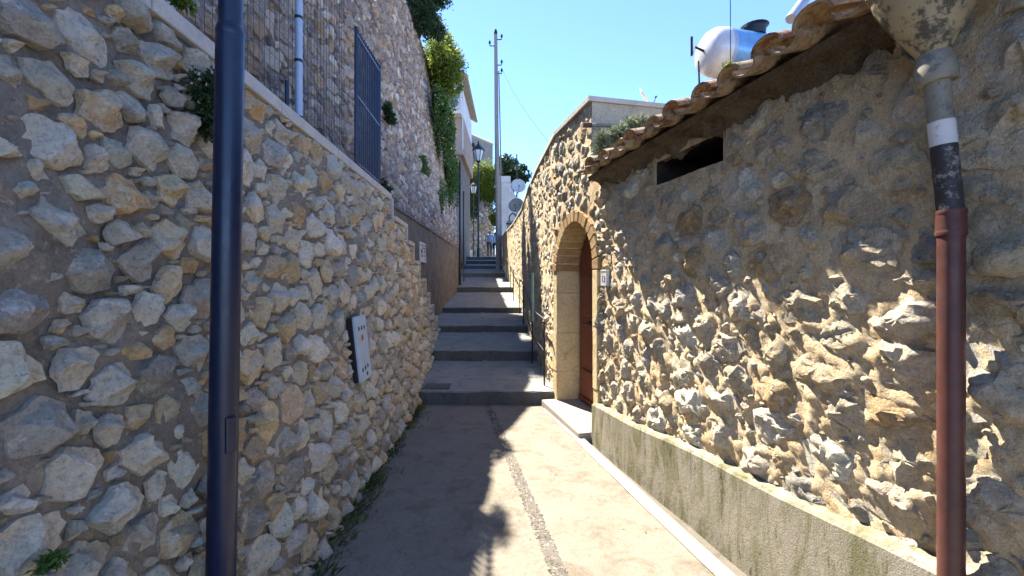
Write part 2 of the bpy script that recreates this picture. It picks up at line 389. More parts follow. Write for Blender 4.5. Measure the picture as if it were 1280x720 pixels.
def lay_stones(w, S, rings2d, Hf, mat, parent, pal, vis, seed, nmax=300, name='stone', rest='small_stones', facet=1.0, rough=.1, sink=.015, base=0.0):
    """the nmax stones that show largest become objects of their own, the rest one joined part"""
    g = np.random.default_rng(seed); order = np.argsort([-vis(s) for s in S]); RV = []; RF = []; RC = []; nv = 0
    RA = [.25, .45, .63, .78, .9, .97, 1.0]; RB = [.45, .8, .96, 1.0]
    P0 = np.array([p[1] for p in pal], float); P0 /= P0.sum()
    for rank, i in enumerate(order):
        s = S[i]; ring = rings2d[i]; big = rank < nmax
        if not big: ring = ring[::2]
        H = Hf(s)*g.uniform(.7, 1.25)
        L, f = stone_shape(ring, H, RA if big else RB, g, facet, rough, sink, big)
        if w.side < 0: f = [q[::-1] for q in f]
        o, t, up, n = w.frame(s[0], s[1])
        o = o+n*(base(s) if callable(base) else base)
        X = L[:, :1]*t+L[:, 1:2]*up+L[:, 2:3]*n
        c = np.array(pal[g.choice(len(pal), p=P0)][0])*g.uniform(.75, 1.2)*(1+g.normal(0, .014, 3))
        if big:
            so = mesh(name, X, f, mat, parent, True, c); so.location = o; so.data.set_sharp_from_angle(angle=R(30))
        else:
            RV.append(X+o); RF += [tuple(nv+k for k in q) for q in f]; nv += len(X); RC.append(np.tile(c, (len(X), 1)))
    if RV:
        tag(mesh(rest, np.concatenate(RV), RF, mat, parent, True, np.concatenate(RC)), kind='stuff')

def proj(p): return 640+F*p[0]/max(p[1], .05), HY-F*(p[2]-EYE)/max(p[1], .05)
def vis_of(w, mx=80):
    def f(s):
        p = w.at(np.array(s[0]), np.array(s[1])); 
        if p[1] < .3: return -1
        x, y = proj(p)
        if not (-mx < x < 1280+mx and -mx < y < 720+mx): return s[2]*1e-4
        o, t, up, n = w.frame(s[0], s[1]); x2, _ = proj(p+t*s[2])
        return abs(x2-x)*F*s[2]/p[1]
    return f

# ------------------------------------------------------------------ ground, lane, stairs
def zl(Y): return .05-.025*Y
STEPS = [  # Y of riser, foot, top (both against eye level), left x, right x
    (5.5, -1.5875, -1.416, -1.181, .56), (7.25, -1.356, -1.18, -1.316, .309), (9.1, -1.095, -.96, -1.534, .236),
    (11.4, -.865, -.728, -1.731, .169), (15, -.417, -.25, -1.833, -.056), (18.5, .137, .308, -2.02, -.343),
    (21, .544, .70, -2.217, -.467), (22.7, .84, 1.009, -2.31, -.546), (24.4, 1.148, 1.31, -2.395, -.63)]
END = (36.0, 1.95, -3.3, -.9)
def stair_z(Y):
    if Y < 5.5: return zl(Y)
    ys = [q[0] for q in STEPS]+[END[0]]; k = min(np.searchsorted(ys, Y, 'right')-1, len(STEPS)-1)
    z0 = STEPS[k][2]; z1 = STEPS[k+1][1] if k+1 < len(STEPS) else END[1]
    return EYE+z0+(z1-z0)*min(1, (Y-ys[k])/(ys[k+1]-ys[k]))
gv = []; gy = [-400, -60, -8, 0, 5, 7, 9, 11, 15, 18, 21, 25, 36, 60, 120, 400]; gx = [-400, -60, -20, -6, -2, 2, 6, 20, 60, 400]
for y in gy:
    for x in gx: gv.append((x, y, (stair_z(min(max(y, -5), 36))-.9)+max(0, y-60)*.02-max(0, abs(x)-20)*.03))
n_ = len(gx); gf = [(a*n_+b, a*n_+b+1, (a+1)*n_+b+1, (a+1)*n_+b) for a in range(len(gy)-1) for b in range(n_-1)]
tag(mesh('ground', gv, gf, M_soil, smooth=True), kind='structure')

def xr(Y): return 1.85-.235*Y              # right house front
def xp(Y): return xr(Y)-.075               # plinth front
def xe(Y): return 1.60-.212*Y             # right edge of the lane
def xd(Y): return .609-.166*Y              # middle of the drain strip
def sheet(name, xa, xb, y0, y1, dz, nx, ny, mat, amp=.004, parent=None, skirt=0.0, kind='structure'):
    Y = np.linspace(y0, y1, ny+1); T = np.linspace(0, 1, nx+1)
    V = np.array([[(xa(y)+(xb(y)-xa(y))*t, y, zl(y)+dz) for t in T] for y in Y])
    V[..., 2] += amp*fbm(V, 2.2, 4)
    V = V.reshape(-1, 3); f = [(a*(nx+1)+b, a*(nx+1)+b+1, (a+1)*(nx+1)+b+1, (a+1)*(nx+1)+b) for a in range(ny) for b in range(nx)]
    V = V.tolist()
    if skirt:
        n = len(V)
        for a in range(ny+1): p = V[a*(nx+1)+nx]; V.append((p[0]+.004, p[1], p[2]-skirt))
        f += [(a*(nx+1)+nx, n+a, n+a+1, (a+1)*(nx+1)+nx) for a in range(ny)]
    o = mesh(name, V, f, mat, parent, True)
    if parent is None or kind == 'stuff': tag(o, kind=kind)
    return o
lane = sheet('lane', lambda y: -1.7, xe, -4, 5.53, 0, 60, 120, M_lane, .006, skirt=.09)
sheet('edging_strip', lambda y: xe(y)-.105, lambda y: xe(y)+.002, -4, 5.3, .006, 6, 120, M_pale, .006, lane, .02)
sheet('drain_bed', lambda y: xd(y)-.04, lambda y: xd(y)+.04, -4, 5.49, .004, 4, 120, M_drain, .006, lane)
sheet('gutter', lambda y: xe(y)-.1, lambda y: xp(y)+.1, -4, 5.4, -.05, 6, 60, M_gut, .012)
# small pebbles set in the drain strip
V = []; Fc = []; C = []
oct_ = np.array([(1, 0, 0), (0, 1, 0), (-1, 0, 0), (0, -1, 0), (0, 0, 1)], float)
for k in range(2600):
    y = .9+4.55*rng.random()**1.3; x = xd(y)+rng.uniform(-.042, .042); r = rng.uniform(.005, .013)
    a = rng.uniform(0, 6.3); q = oct_*np.array([r*rng.uniform(.8, 1.6), r, r*.55]); ca, sa = math.cos(a), math.sin(a)
    q = np.stack([q[:, 0]*ca-q[:, 1]*sa+x, q[:, 0]*sa+q[:, 1]*ca+y, q[:, 2]+zl(y)+.003], 1)
    n = len(V)*5; V.append(q); Fc += [(n+b, n+(b+1) % 4, n+4) for b in range(4)]
    C.append(np.tile(np.array((.26, .235, .2))*rng.uniform(.4, 1.3), (5, 1)))
tag(mesh('pebbles', np.concatenate(V), Fc, M_rockL, lane, True, np.concatenate(C)), kind='stuff')

stairs = empty('stairs', (0, 5.5, zl(5.5))); tag(stairs, kind='structure'); ORG = Vector((0, 5.5, zl(5.5)))
for i, (Y, zb, zt, xl, xrr) in enumerate(STEPS):
    nx = STEPS[i+1] if i+1 < len(STEPS) else (END[0], END[1], 0, END[2], END[3])
    Y1, z1, xl1, xr1 = nx[0]+.06, nx[1], nx[3], nx[4]
    x0, x1, x0b, x1b = xl-.35, xrr+(.0 if i == 0 else .35), xl1-.5, xr1+.45
    zb, zt, z1 = EYE+zb-.25, EYE+zt, EYE+z1
    bm = bmesh.new()
    nn = 14
    top = []; row = []
    for a in range(nn+1):
        y = Y+(Y1-Y)*(a/nn); q = []
        for b in range(nn+1):
            s_ = b/nn; xx = (x0+(x0b-x0)*a/nn)*(1-s_)+(x1+(x1b-x1)*a/nn)*s_
            q.append(bm.verts.new((xx, y+.012*math.sin(b*1.7+i)*(a == 0), zt+(z1-zt)*a/nn+.006*math.sin(a*1.3+b*.9+i))))
        top.append(q)
    for a in range(nn):
        for b in range(nn): bm.faces.new((top[a][b], top[a][b+1], top[a+1][b+1], top[a+1][b]))
    low = [bm.verts.new((v.co.x, v.co.y+.012, zb)) for v in top[0]]
    rf = [bm.faces.new((low[b], low[b+1], top[0][b+1], top[0][b])) for b in range(nn)]
    lowr = bm.verts.new((top[-1][-1].co.x, Y1, zb)); bm.faces.new([low[-1], lowr]+[top[a][-1] for a in range(nn, -1, -1)])
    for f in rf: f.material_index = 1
    bm.edges.ensure_lookup_table()
    ed = [e for e in bm.edges if all(v in top[0] for v in e.verts)]
    bmesh.ops.bevel(bm, geom=ed, offset=.014, segments=2, affect='EDGES')
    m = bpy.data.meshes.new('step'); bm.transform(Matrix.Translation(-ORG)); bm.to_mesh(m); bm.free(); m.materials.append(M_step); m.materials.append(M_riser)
    st = link(bpy.data.objects.new('step', m), stairs)
    # darker drain strip down the middle of the tread
    c0 = at(607-i*1.1, 0, Y).x; c1 = at(606-i*1.2, 0, Y1).x; w = .035
    v = [(c0-w, Y+.02, zt+.007), (c0+w, Y+.02, zt+.007), (c1+w, Y1-.06, z1+.012), (c1-w, Y1-.06, z1+.012),
         (c0-w, Y+.02, zt-.02), (c0+w, Y+.02, zt-.02), (c1+w, Y1-.06, z1-.02), (c1-w, Y1-.06, z1-.02)]
    mesh('drain_strip', np.array(v)-np.array(ORG), [(0, 1, 2, 3), (0, 4, 5, 1), (1, 5, 6, 2), (3, 2, 6, 7), (0, 3, 7, 4)], M_stepd, st)
# access cover on the lowest tread
hc = at(547, 483, 5.72); hc.z = stair_z(5.72)+.002
cov = empty('access_cover', hc); tag(cov, 'rectangular concrete access cover let into the lowest tread', 'cover')
MB().box((-.17, -.13, -.01), (.17, .13, .008), 0, None, .003).build('frame', M_riser, cov)
MB().box((-.145, -.105, -.01), (.145, .105, .013), 0, None, .003).build('lid', M_drain, cov)

# ------------------------------------------------------------------ left retaining wall
WL = Wall([(-.894, -.8), (-1.18, 5.5), (-1.33, 7.25), (-1.5, 9.12)], 1, .108, 0)
PAR = [(-9, 1.0), (5.05, .75), (5.83, .54), (6.33, .293), (6.8, .025), (7.36, -.218), (7.79, -.46), (8.27, -.72), (8.8, -1.01)]
def ltop(Y): return EYE+np.array([q[1] for q in PAR])[np.searchsorted([q[0] for q in PAR], Y, 'right')-1]
def yl(u): return np.interp(u, WL.c, WL.p[:, 1])
def gz(Y): return np.interp(Y, [0, 5.5, 5.51, 7.25, 7.26, 9.1], [.05, -.09, .08, .14, .3, .4])
def dispL(p, U, V): return .03*fbm(p, 3.0, 4)+.02*fbm(p, 10, 4)-.01
v, f = wall_grid(WL, 0, WL.L, -.3, 2.46, .024, .022, dispL, lambda U, V: V < ltop(yl(U))-.045)
wallL = mesh('stone_wall', v, f, M_mortL, None, True)
tag(wallL, 'rough limestone retaining wall in dark mortar behind the blue lamp post, with stepped end', 'wall')
def okL(u, vv, r):
    Y = float(yl(u))
    if abs(Y-3.3) < .16+r*.8 and abs(vv-.98) < .26+r*.7: return False
    return vv+r*.55 < ltop(Y)-.06 and vv+r*.55 < ltop(Y+r+.05)-.06 and vv > gz(Y)-.04
def okL2(u, vv, r):
    Y = float(yl(u)); return r < (.1 if Y < 1.5 else .1+.04*min(1, (Y-1.5)/.8)) and okL(u, vv, r)
SL = pack(.9, WL.L-.05, -.05, 2.42, .125, .024, okL2, 14000, .85, 5, .75)
palL = [((.74, .67, .54), 5), ((.82, .75, .60), 6), ((.56, .51, .42), 3), ((.80, .63, .40), 3), ((.72, .50, .26), 1)]
lay_stones(WL, SL, cells(SL, .85, 24, .004, 2, .09), lambda s: .028+.3*s[2], M_rockL, wallL, palL, vis_of(WL), 21, 300, facet=1.7, rough=.2)
# coping slabs, then the stepped coping of the parapet
cuts = [-.8, .55, 1.5, 2.42, 3.3, 4.2, 5.05]
def slab(name, u0, u1, z0, z1, wd_, mat, parent, over=.02):
    a = WL.at(np.array(u0), np.array(z1), 0.0); b = WL.at(np.array(u1), np.array(z1), 0.0)
    d = Vector(b-a); L = d.length; d.normalize(); M = Matrix.Translation(Vector((a[0], a[1], 0)))@Matrix(((d.x, d.y, 0, 0), (d.y, -d.x, 0, 0), (0, 0, 1, 0), (0, 0, 0, 1)))
    return MB().box((.004, -wd_, z0), (L-.004, over, z1), 0, M, .008).build(name, mat, parent)
for a, b in zip(cuts[:-1], cuts[1:]): slab('coping_slab', WL.u_at_y(a), WL.u_at_y(b), 2.43+rnd.uniform(-.003, .003), 2.5, .3, M_cop, wallL, .03)
for k in range(1, len(PAR)):
    Y0 = PAR[k][0]; Y1 = PAR[k+1][0] if k+1 < len(PAR) else 9.14; zt = EYE+PAR[k][1]; up = EYE+PAR[k-1][1]
    slab('coping_slab', WL.u_at_y(Y0)+.0, WL.u_at_y(Y1)+.02, zt-.055, zt, .16, M_cop, wallL, .05)
    slab('coping_riser', WL.u_at_y(Y0)-.055, WL.u_at_y(Y0)-.003, zt-.045, up-.057, .16, M_cop, wallL, .047)
# terrace behind the wall and the flight behind the stepped parapet
tag(mkbox('terrace', (-2.5, -1.5, 1.6), (-1.5, 5.05, 2.36), M_gut, None), kind='structure')
ss = empty('side_stairs', (-1.7, 5, 0)); tag(ss, kind='structure')
for k in range(1, len(PAR)):
    Y0 = PAR[k][0]; Y1 = PAR[k+1][0] if k+1 < len(PAR) else 9.14
    o = mkbox('step', (-2.1, Y0, -.4), (-1.53, Y1+.01, EYE+PAR[k][1]-.18), M_step); o.parent = ss; o.location = (1.7, -5, 0)

# ------------------------------------------------------------------ tall wall above, and the rendered wall below it
WP = Wall([(-1.75, 4.7), (-1.80, 9.0), (-1.93, 16.5)], 1, .03, 1.0)
v, f = wall_grid(WP, 0, WP.L, -.6, 2.63, .06, .06, lambda p, U, V: .04*fbm(p, 1.2, 5)+.02*fbm(p, 6, 4))
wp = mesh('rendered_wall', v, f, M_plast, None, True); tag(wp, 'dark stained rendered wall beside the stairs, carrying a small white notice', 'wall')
v = []; 
for y in np.linspace(4.7, 16.5, 30): xx = float(np.interp(y, [4.7, 9, 16.5], [-1.75, -1.8, -1.93])); v += [(xx-.02, y, 2.61), (xx-.02, y, 2.66), (xx-.5, y, 2.7)]
mesh('ledge', v, [(a*3+b, a*3+b+3, a*3+b+4, a*3+b+1) for a in range(29) for b in (0, 1)], M_plast, wp, True)
WT = Wall([(-1.97, -1.5), (-1.97, 6), (-2.0, 11), (-2.1, 17), (-2.5, 24)], 1, .115, 2.6)
def ttop(Y): return np.interp(Y, [-2, 7.6, 9, 10.5, 13, 17, 24], [6.2, 6.4, 7.5, 8.5, 8.7, 7.9, 8.7])
def yt(u): return np.interp(u, WT.c, WT.p[:, 1])
v, f = wall_grid(WT, 0, WT.L, 2.25, 8.9, .07, .07, lambda p, U, V: .03*fbm(p, 1.6, 5)+.012*fbm(p, 9, 3)-.01, lambda U, V: V < ttop(yt(U))+.12*perlin(np.stack([U*2, V*0, V*0], -1)))
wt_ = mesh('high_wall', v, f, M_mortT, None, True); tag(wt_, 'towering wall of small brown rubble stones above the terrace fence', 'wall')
def okT(u, vv, r):
    Y = float(yt(u)); return vv+r < ttop(Y) and vv > 2.45 and vv < 1.5+.70*Y+.25
ST = pack(WT.u_at_y(1.9), WT.u_at_y(18), 2.4, 8.6, .15, .045, okT, 9000, .72, 8, .76)
palT = [((.40, .31, .26), 5), ((.48, .38, .31), 4), ((.28, .22, .2), 4), ((.60, .52, .43), 3), ((.44, .29, .18), 2)]
lay_stones(WT, ST, cells(ST, .72, 18, .006, 3, .06), lambda s: .02+.3*s[2], M_rockT, wt_, palT, vis_of(WT), 22, 300, facet=1.2, rough=.12)
# solid core, so that the wall has a back and a top
v = []
for y in (-1.5, 7.6, 9, 10.5, 13, 17, 24):
    z = float(ttop(y))-.05; xx = float(np.interp(y, WT.p[:, 1], WT.p[:, 0])); v += [(xx-.08, y, 2.2), (xx-.115*(z-2.6)-.08, y, z), (-3.9, y, z+.1), (-3.9, y, 2.2)]
mesh('core', v, [(a*4+b, a*4+(b+1) % 4, a*4+4+(b+1) % 4, a*4+4+b) for a in range(6) for b in range(4)]+[(0, 1, 2, 3), (24, 27, 26, 25)], M_mortT, wt_)

# ------------------------------------------------------------------ house on the right
house = empty('stone_house', (xr(2.5), 2.5, 0)); HO = np.array((xr(2.5), 2.5, 0))
tag(house, 'low ochre rubble stone house with clay tile eaves and mossy concrete plinth', 'house')
WR = Wall([(xr(-.8), -.8), (xr(4.22), 4.22)], -1, 0, 0)
def yr(u): return np.interp(u, WR.c, WR.p[:, 1])
VENT = (2.56, 3.24, 2.215, 2.385)
def dispR(p, U, V):
    k = np.clip((1.75-V)/.5, .25, 1)
    return .014*fbm(p, 2.6, 3)+k*(.022*np.abs(fbm(p, 6, 4))+.024*fbm(p, 15, 5, .6))-.005
v, f = wall_grid(WR, 0, WR.L, -.25, 2.5, .017, .017, dispR, lambda U, V: ~((yr(U) > VENT[0]) & (yr(U) < VENT[1]) & (V > VENT[2]) & (V < VENT[3])))
wr = mesh('wall', v-HO, f, M_mortR, house, True)
vv = []
for d in (.004, .6):
    for (y, z) in ((VENT[0]-.012, VENT[2]-.012), (VENT[1]+.012, VENT[2]-.012), (VENT[1]+.012, VENT[3]+.012), (VENT[0]-.012, VENT[3]+.012)): vv.append((xr(y)+.974*d, y+.229*d, z))
mesh('vent_recess', np.array(vv)-HO, [(0, 1, 5, 4), (1, 2, 6, 5), (2, 3, 7, 6), (3, 0, 4, 7), (4, 5, 6, 7)], M_vent, house)
def okR(u, z, r):
    y = float(yr(u)); 
    if VENT[0]-r-.02 < y < VENT[1]+r+.02 and VENT[2]-r*.8-.02 < z < VENT[3]+r*.8+.02: return False
    return z > .22 and z+r*.6 < 2.42
SR = pack(1.35, WR.L-.03, .15, 2.42, .19, .04, okR, 5000, .62, 14, .70)
palR = [((.84, .74, .56), 6), ((.76, .63, .43), 5), ((.60, .56, .48), 2), ((.70, .51, .29), 2), ((.88, .81, .66), 5)]
lay_stones(WR, SR, cells(SR, .7, 28, .004, 4, .12), lambda s: (.014+.10*s[2])*(1.0 if s[1] < 1.6 else .95), M_rockR, wr, palR, vis_of(WR), 23, 300, facet=2.0, rough=.27, sink=.03, base=lambda s: .003 if s[1] < 1.6 else .004)
for o in wr.children: o.location = Vector(o.location)-Vector(HO)
# plinth
PY = np.linspace(-.8, 4.24, 60); v = []
for y in PY:
    zt = .645-.084*y; zt += .006*math.sin(y*5); dx = .008*math.sin(y*3.1)
    v += [(xp(y)+dx-.01, y, -.3), (xp(y)+dx, y, zt-.02), (xp(y)+dx+.015, y, zt-.003), (xr(y)+.06, y+.015, zt+.012)]
f = [(a*4+b, a*4+b+1, a*4+b+5, a*4+b+4) for a in range(59) for b in range(3)]
n = len(v); v += [(xr(4.24)+.06, 4.255, -.3)]; f += [(59*4, 59*4+1, 59*4+2, 59*4+3, n)]
mesh('plinth', np.array(v)-HO, f, M_plinth, house)
# roof deck and clay tiles
T_ = Vector((-.2288, .9735, 0)); NI = Vector((.9735, .2288, 0)); SL_ = math.radians(17)
RU = (NI*math.cos(SL_)+Vector((0, 0, math.sin(SL_)))); RN = T_.cross(RU); RN = RN if RN.z > 0 else -RN
def roofp(y, d, h=0.0, ze=2.475):   # y along the eave, d up the slope from the eave edge
    o = Vector((xr(y), y, ze))-NI*.235; return o+RU*d+RN*h
deck = MB()
pts = []
for y in (-.8, 4.2):
    pts += [roofp(y, .1, -.055), roofp(y, .1, -.012), roofp(y, 3.4, -.012), roofp(y, 3.4, -.055)]
deck.add(pts, [(0, 1, 2, 3), (7, 6, 5, 4), (0, 4, 5, 1), (1, 5, 6, 2), (2, 6, 7, 3), (3, 7, 4, 0)])
deck.v = [tuple(Vector(p)-Vector(HO)) for p in deck.v]
roof = deck.build('roof', M_bed, house)
def coppo(L, r0, r1, th, up, n=9, m=5):
    """curved clay tile: half round, tapering; up=+1 cover, -1 channel"""
    V = []; a = np.linspace(0, math.pi, n)
    for s_ in (0, 1):
        for j in range(m+1):
            t = j/m; r = (r0+(r1-r0)*t)-(th if s_ else 0)
            for q in a: V.append((-math.cos(q)*r, t*L, up*(math.sin(q)*r*.66)))
    N_ = (m+1)*n; f = []
    for j in range(m):
        for i in range(n-1):
            k = j*n+i; f.append((k, k+1, k+n+1, k+n)); f.append((N_+k, N_+k+n, N_+k+n+1, N_+k+1))
        for i in (0, n-1): k = j*n+i; f.append((k, k+n, N_+k+n, N_+k))
    for i in range(n-1):
        f.append((i, N_+i, N_+i+1, i+1)); k = m*n+i; f.append((k, k+1, N_+k+1, N_+k))
    return np.array(V), f
proto = {}
for nme, up, r0, r1 in (('cover', 1, .09, .075), ('channel', -1, .08, .098)):
    V, f = coppo(.47, r0, r1, .014, up); m = bpy.data.meshes.new(nme+'_tile'); m.from_pydata(V.tolist(), [], f); m.materials.append(M_tile)
    m.polygons.foreach_set('use_smooth', np.ones(len(m.polygons), bool)); m.set_sharp_from_angle(angle=R(40)); proto[nme] = m
BM = Matrix((T_, RU, RN)).transposed()
y = 4.02; col_ = 0
while y > -.75:
    for row in range(4):
        for nme, dy, dh in (('channel', 0, .055), ('cover', -.118, .058)):
            o = bpy.data.objects.new(nme+'_tile', proto[nme])
            d = row*.37+rnd.uniform(-.025, .025)+(0 if nme == 'channel' else .02)
            p = roofp(y+dy+rnd.uniform(-.012, .012), d, dh+.012*(row > 0)+rnd.uniform(-.006, .006))-Vector(HO)
            q = BM@Matrix.Rotation(rnd.uniform(-.05, .05), 3, 'Z')@Matrix.Rotation(rnd.uniform(-.04, .04)-.03, 3, 'X')
            o.matrix_basis = Matrix.Translation(p)@q.to_4x4(); link(o, roof)
    y -= .236+rnd.uniform(-.01, .01); col_ += 1
# mortar bed between wall top and tiles
ys = np.linspace(-.8, 4.2, 220); prof = np.array([(.05, 2.38), (-.005, 2.395), (-.018, 2.42), (-.03, 2.44), (-.055, 2.455), (-.085, 2.465), (-.105, 2.48), (-.09, 2.505)])
bed = np.array([[(xr(y)+o_, y, z_) for o_, z_ in prof] for y in ys]); nz = fbm(bed, 6, 4); n2 = fbm(bed+40, 6, 4)
bed[..., 0] += nz*.06; bed[..., 2] += np.clip(n2*.06, -.07, .03)*np.linspace(1.6, .2, 8); bed = bed.reshape(-1, 3)
mesh('mortar_bed', bed-HO, [(a*8+b, a*8+b+1, a*8+b+9, a*8+b+8) for a in range(219) for b in range(7)], M_bed, house, True)

# ------------------------------------------------------------------ building with the arched door
B0 = np.array((xr(4.9), 4.9, 0)); bld = empty('door_building', tuple(B0))
tag(bld, 'taller sunlit rubble building with arched red door beyond the tiled house', 'building')
WB = Wall([(xr(4.22), 4.22), (xr(5.5), 5.5), (.43, 7.25), (.34, 9.1), (.27, 11.4), (.05, 15), (-.27, 18.5), (-.48, 21.5)], -1, 0, 0)
def yb(u): return np.interp(u, WB.c, WB.p[:, 1])
DY0, DY1 = 4.33, 5.40; DU0, DU1 = WB.u_at_y(DY0), WB.u_at_y(DY1); DUC = (DU0+DU1)/2; DR = (DU1-DU0)/2; SPR = 1.60
def inarch(U, V, e=0.0):
    return (np.abs(U-DUC) < DR+e) & ((V < SPR) | ((U-DUC)**2+(V-SPR)**2 < (DR+e)**2))
def btop(Y): return np.interp(Y, [4.2, 4.429, 4.43, 12, 21.5], [2.5, 2.5, 3.38, 3.4, 3.65])
def dispB(p, U, V):
    near = np.clip(np.minimum(np.abs(U-DUC)-DR, 9), 0, .3)/.3
    return (.035*fbm(p, 2.4, 4)+.03*np.abs(fbm(p, 6, 4)))*(.3+.7*near)-.006
v, f = wall_grid(WB, 0, WB.L, -.3, 3.7, .03, .03, dispB, lambda U, V: ~inarch(U, V, .02) & (V < btop(yb(U))))
wb = mesh('wall', v-B0, f, M_mortR, bld, True)
def okB(u, z, r):
    y = float(yb(u)); return z+r*.6 < btop(y)-.05 and z > stair_z(y)-.05 and not inarch(u, z, r*.9+.1) and not (y < 4.5 and (z < .35 or z+r > 2.4))
SB = pack(0.02, WB.u_at_y(15), -.05, 3.35, .13, .045, okB, 3600, .75, 15, .78)
lay_stones(WB, SB, cells(SB, .75, 20, .005, 6, .1), lambda s: .010+.10*s[2], M_rockR, wb, palR, vis_of(WB), 24, 300, facet=1.5, rough=.16, sink=.03)
for o in wb.children: o.location = Vector(o.location)-Vector(B0)
# rendered near end and flat top
WE = Wall([(xr(4.43)+.01, 4.43), (xr(4.43)+.01+2.92, 4.43+.69)], 1, 0, 0)
v, f = wall_grid(WE, 0, WE.L, 2.3, 3.38, .05, .05, lambda p, U, V: .012*fbm(p, 3, 4))
mesh('end_wall', v-B0, f, M_cream, bld, True)
tp = []
for k in range(len(WB.p)):
    x, y = WB.p[k]; 
    if y < 4.43: x, y = xr(4.43), 4.43
    tp.append((x, y))
v = []
for x, y in tp: z = float(btop(max(y, 4.43))); v += [(x-.03, y-.03*(y < 4.5), z-.05), (x-.03, y-.03*(y < 4.5), z), (x+3, y+.68, z), (x+3, y+.68, z-.05)]
mesh('top_slab', np.array(v)-B0, [(a*4+b, a*4+(b+1) % 4, a*4+4+(b+1) % 4, a*4+4+b) for a in range(len(tp)-1) for b in range(4)]+[(0, 1, 2, 3)], M_cop, bld)
v = [(x+3, y+.68, z) for x, y in tp for z in (-.5, 3.5)]
mesh('rear_wall', np.array(v)-B0, [(a*2, a*2+1, a*2+3, a*2+2) for a in range(len(tp)-1)], M_cream, bld)
# door surround in a frame of its own: x along the wall (far is +), y into the wall, z up
DF = Matrix.Translation(Vector(WB.at(np.array(DUC), np.array(0.0), 0.0)))@Matrix(((T_.x, NI.x, 0, 0), (T_.y, NI.y, 0, 0), (0, 0, 1, 0), (0, 0, 0, 1)))
dloc = Matrix.Translation(-Vector(B0))@DF
def dm(o): o.parent = bld; o.matrix_basis = dloc; return o
DEP = .27; NB = 17
for k in range(NB):
    a0 = math.pi*k/NB+.012; a1 = math.pi*(k+1)/NB-.012; bmv = []; ro = DR+.13+rnd.uniform(-.015, .02); ri = DR+rnd.uniform(-.004, .004)
    for yy in (-.03+rnd.uniform(-.006, .006), DEP+.02):
        for r in (ri, ro):
            for a in (a0, a1): bmv.append((math.cos(a)*r, yy, SPR+math.sin(a)*r))
    bm = bmesh.new(); vs_ = [bm.verts.new(p) for p in bmv]
    for q in ((0, 1, 3, 2), (4, 6, 7, 5), (0, 4, 5, 1), (2, 3, 7, 6), (0, 2, 6, 4), (1, 5, 7, 3)): bm.faces.new([vs_[i] for i in q])
    bmesh.ops.recalc_face_normals(bm, faces=bm.faces); bmesh.ops.bevel(bm, geom=list(bm.edges), offset=.006, segments=1, affect='EDGES')
    m = bpy.data.meshes.new('brick'); bm.to_mesh(m); bm.free(); m.materials.append(M_brick)
    dm(link(bpy.data.objects.new('brick', m)))
# backing ring behind the brick joints
V = []; 
for k in range(25):
    a = math.pi*k/24; r = DR+.008
    V += [(math.cos(a)*r, -.018, SPR+math.sin(a)*r), (math.cos(a)*r, DEP, SPR+math.sin(a)*r), (math.cos(a)*(r+.11), -.018, SPR+math.sin(a)*(r+.11))]
o = mesh('arch_mortar', V, [(a*3, a*3+1, a*3+4, a*3+3) for a in range(24)]+[(a*3, a*3+3, a*3+5, a*3+2) for a in range(24)], M_jamb); dm(o)
for sx in (1, -1):
    z = -.1; 
    while z < SPR-.02:
        hgt = min(rnd.uniform(.45, .8), SPR-z)
        if SPR-z-hgt < .25: hgt = SPR-z
        wq = rnd.uniform(.10, .2); j = rnd.uniform(-.006, .006)
        a, b = (DR+j, DR+wq) if sx > 0 else (-DR-(wq if wq < .14 else .12), -DR-j)
        o = MB().box((a, -.028+rnd.uniform(-.006, .006), z+.002), (b, DEP+.02, z+hgt-.0005), 0, None, .005).build('jamb_block', M_jamb); dm(o); z += hgt
o = MB().box((-DR-.06, -.2, -.14), (DR+.07, DEP+.1, .0), 0, None, .012).build('sill', M_pale); dm(o)
# the door itself: frame, two leaves with raised panels, arched head
door = bpy.data.objects.new('door', None); link(door); dm(door)
def arch_plate(x0, x1, z0, r, y0, y1, n=14):
    xs = np.linspace(x0, x1, n+1); top = [SPR+math.sqrt(max(r*r-x*x, 1e-5)) for x in xs]; V = []
    for yy in (y0, y1):
        V += [(x, yy, z0) for x in xs]+[(x, yy, t) for x, t in zip(xs, top)]
    m = n+1; f = []
    for i in range(n):
        f += [(i, i+1, m+i+1, m+i), (2*m+i+1, 2*m+i, 3*m+i, 3*m+i+1), (m+i, m+i+1, 3*m+i+1, 3*m+i)]
    f += [(0, m, 3*m, 2*m), (n, 2*m+n, 3*m+n, m+n)]
    return V, f
DRI = DR-.004
V, f = arch_plate(-DRI, DRI, .0, DRI, DEP+.02, DEP+.06); mesh('frame', V, f, M_door, door)
for sx in (-1, 1):
    x0, x1 = (-DRI+.045, -.004) if sx < 0 else (.004, DRI-.045)
    V, f = arch_plate(x0, x1, .02, DRI-.045, DEP-.008, DEP+.03); lf = mesh('leaf', V, f, M_door, door)
    w = x1-x0
    for (za, zb) in ((.1, .42), (.5, .98), (1.06, 1.55)):
        MB().box((x0+.07, DEP-.03, za), (x1-.07, DEP+.0, zb), 0, None, .014).build('panel', M_door, lf)
    V, f = arch_plate(x0+.07, x1-.07, 1.62, DRI-.13, DEP-.026, DEP+.0); mesh('panel', V, f, M_door, lf)
    MB().box((x0, DEP-.024, .02), (x1, DEP+.0, .075), 0, None, .008).build('kick_rail', M_door, lf)
hd = MB().tube([(.05, DEP-.01, 1.02), (.05, DEP-.055, 1.02), (.06, DEP-.065, 1.02), (.12, DEP-.065, 1.02)], .008, 8).build('handle', M_black, door, True)
mkbox('backing', (-DR, DEP+.058, -.1), (DR, DEP+.08, SPR+DR), M_dark, door)

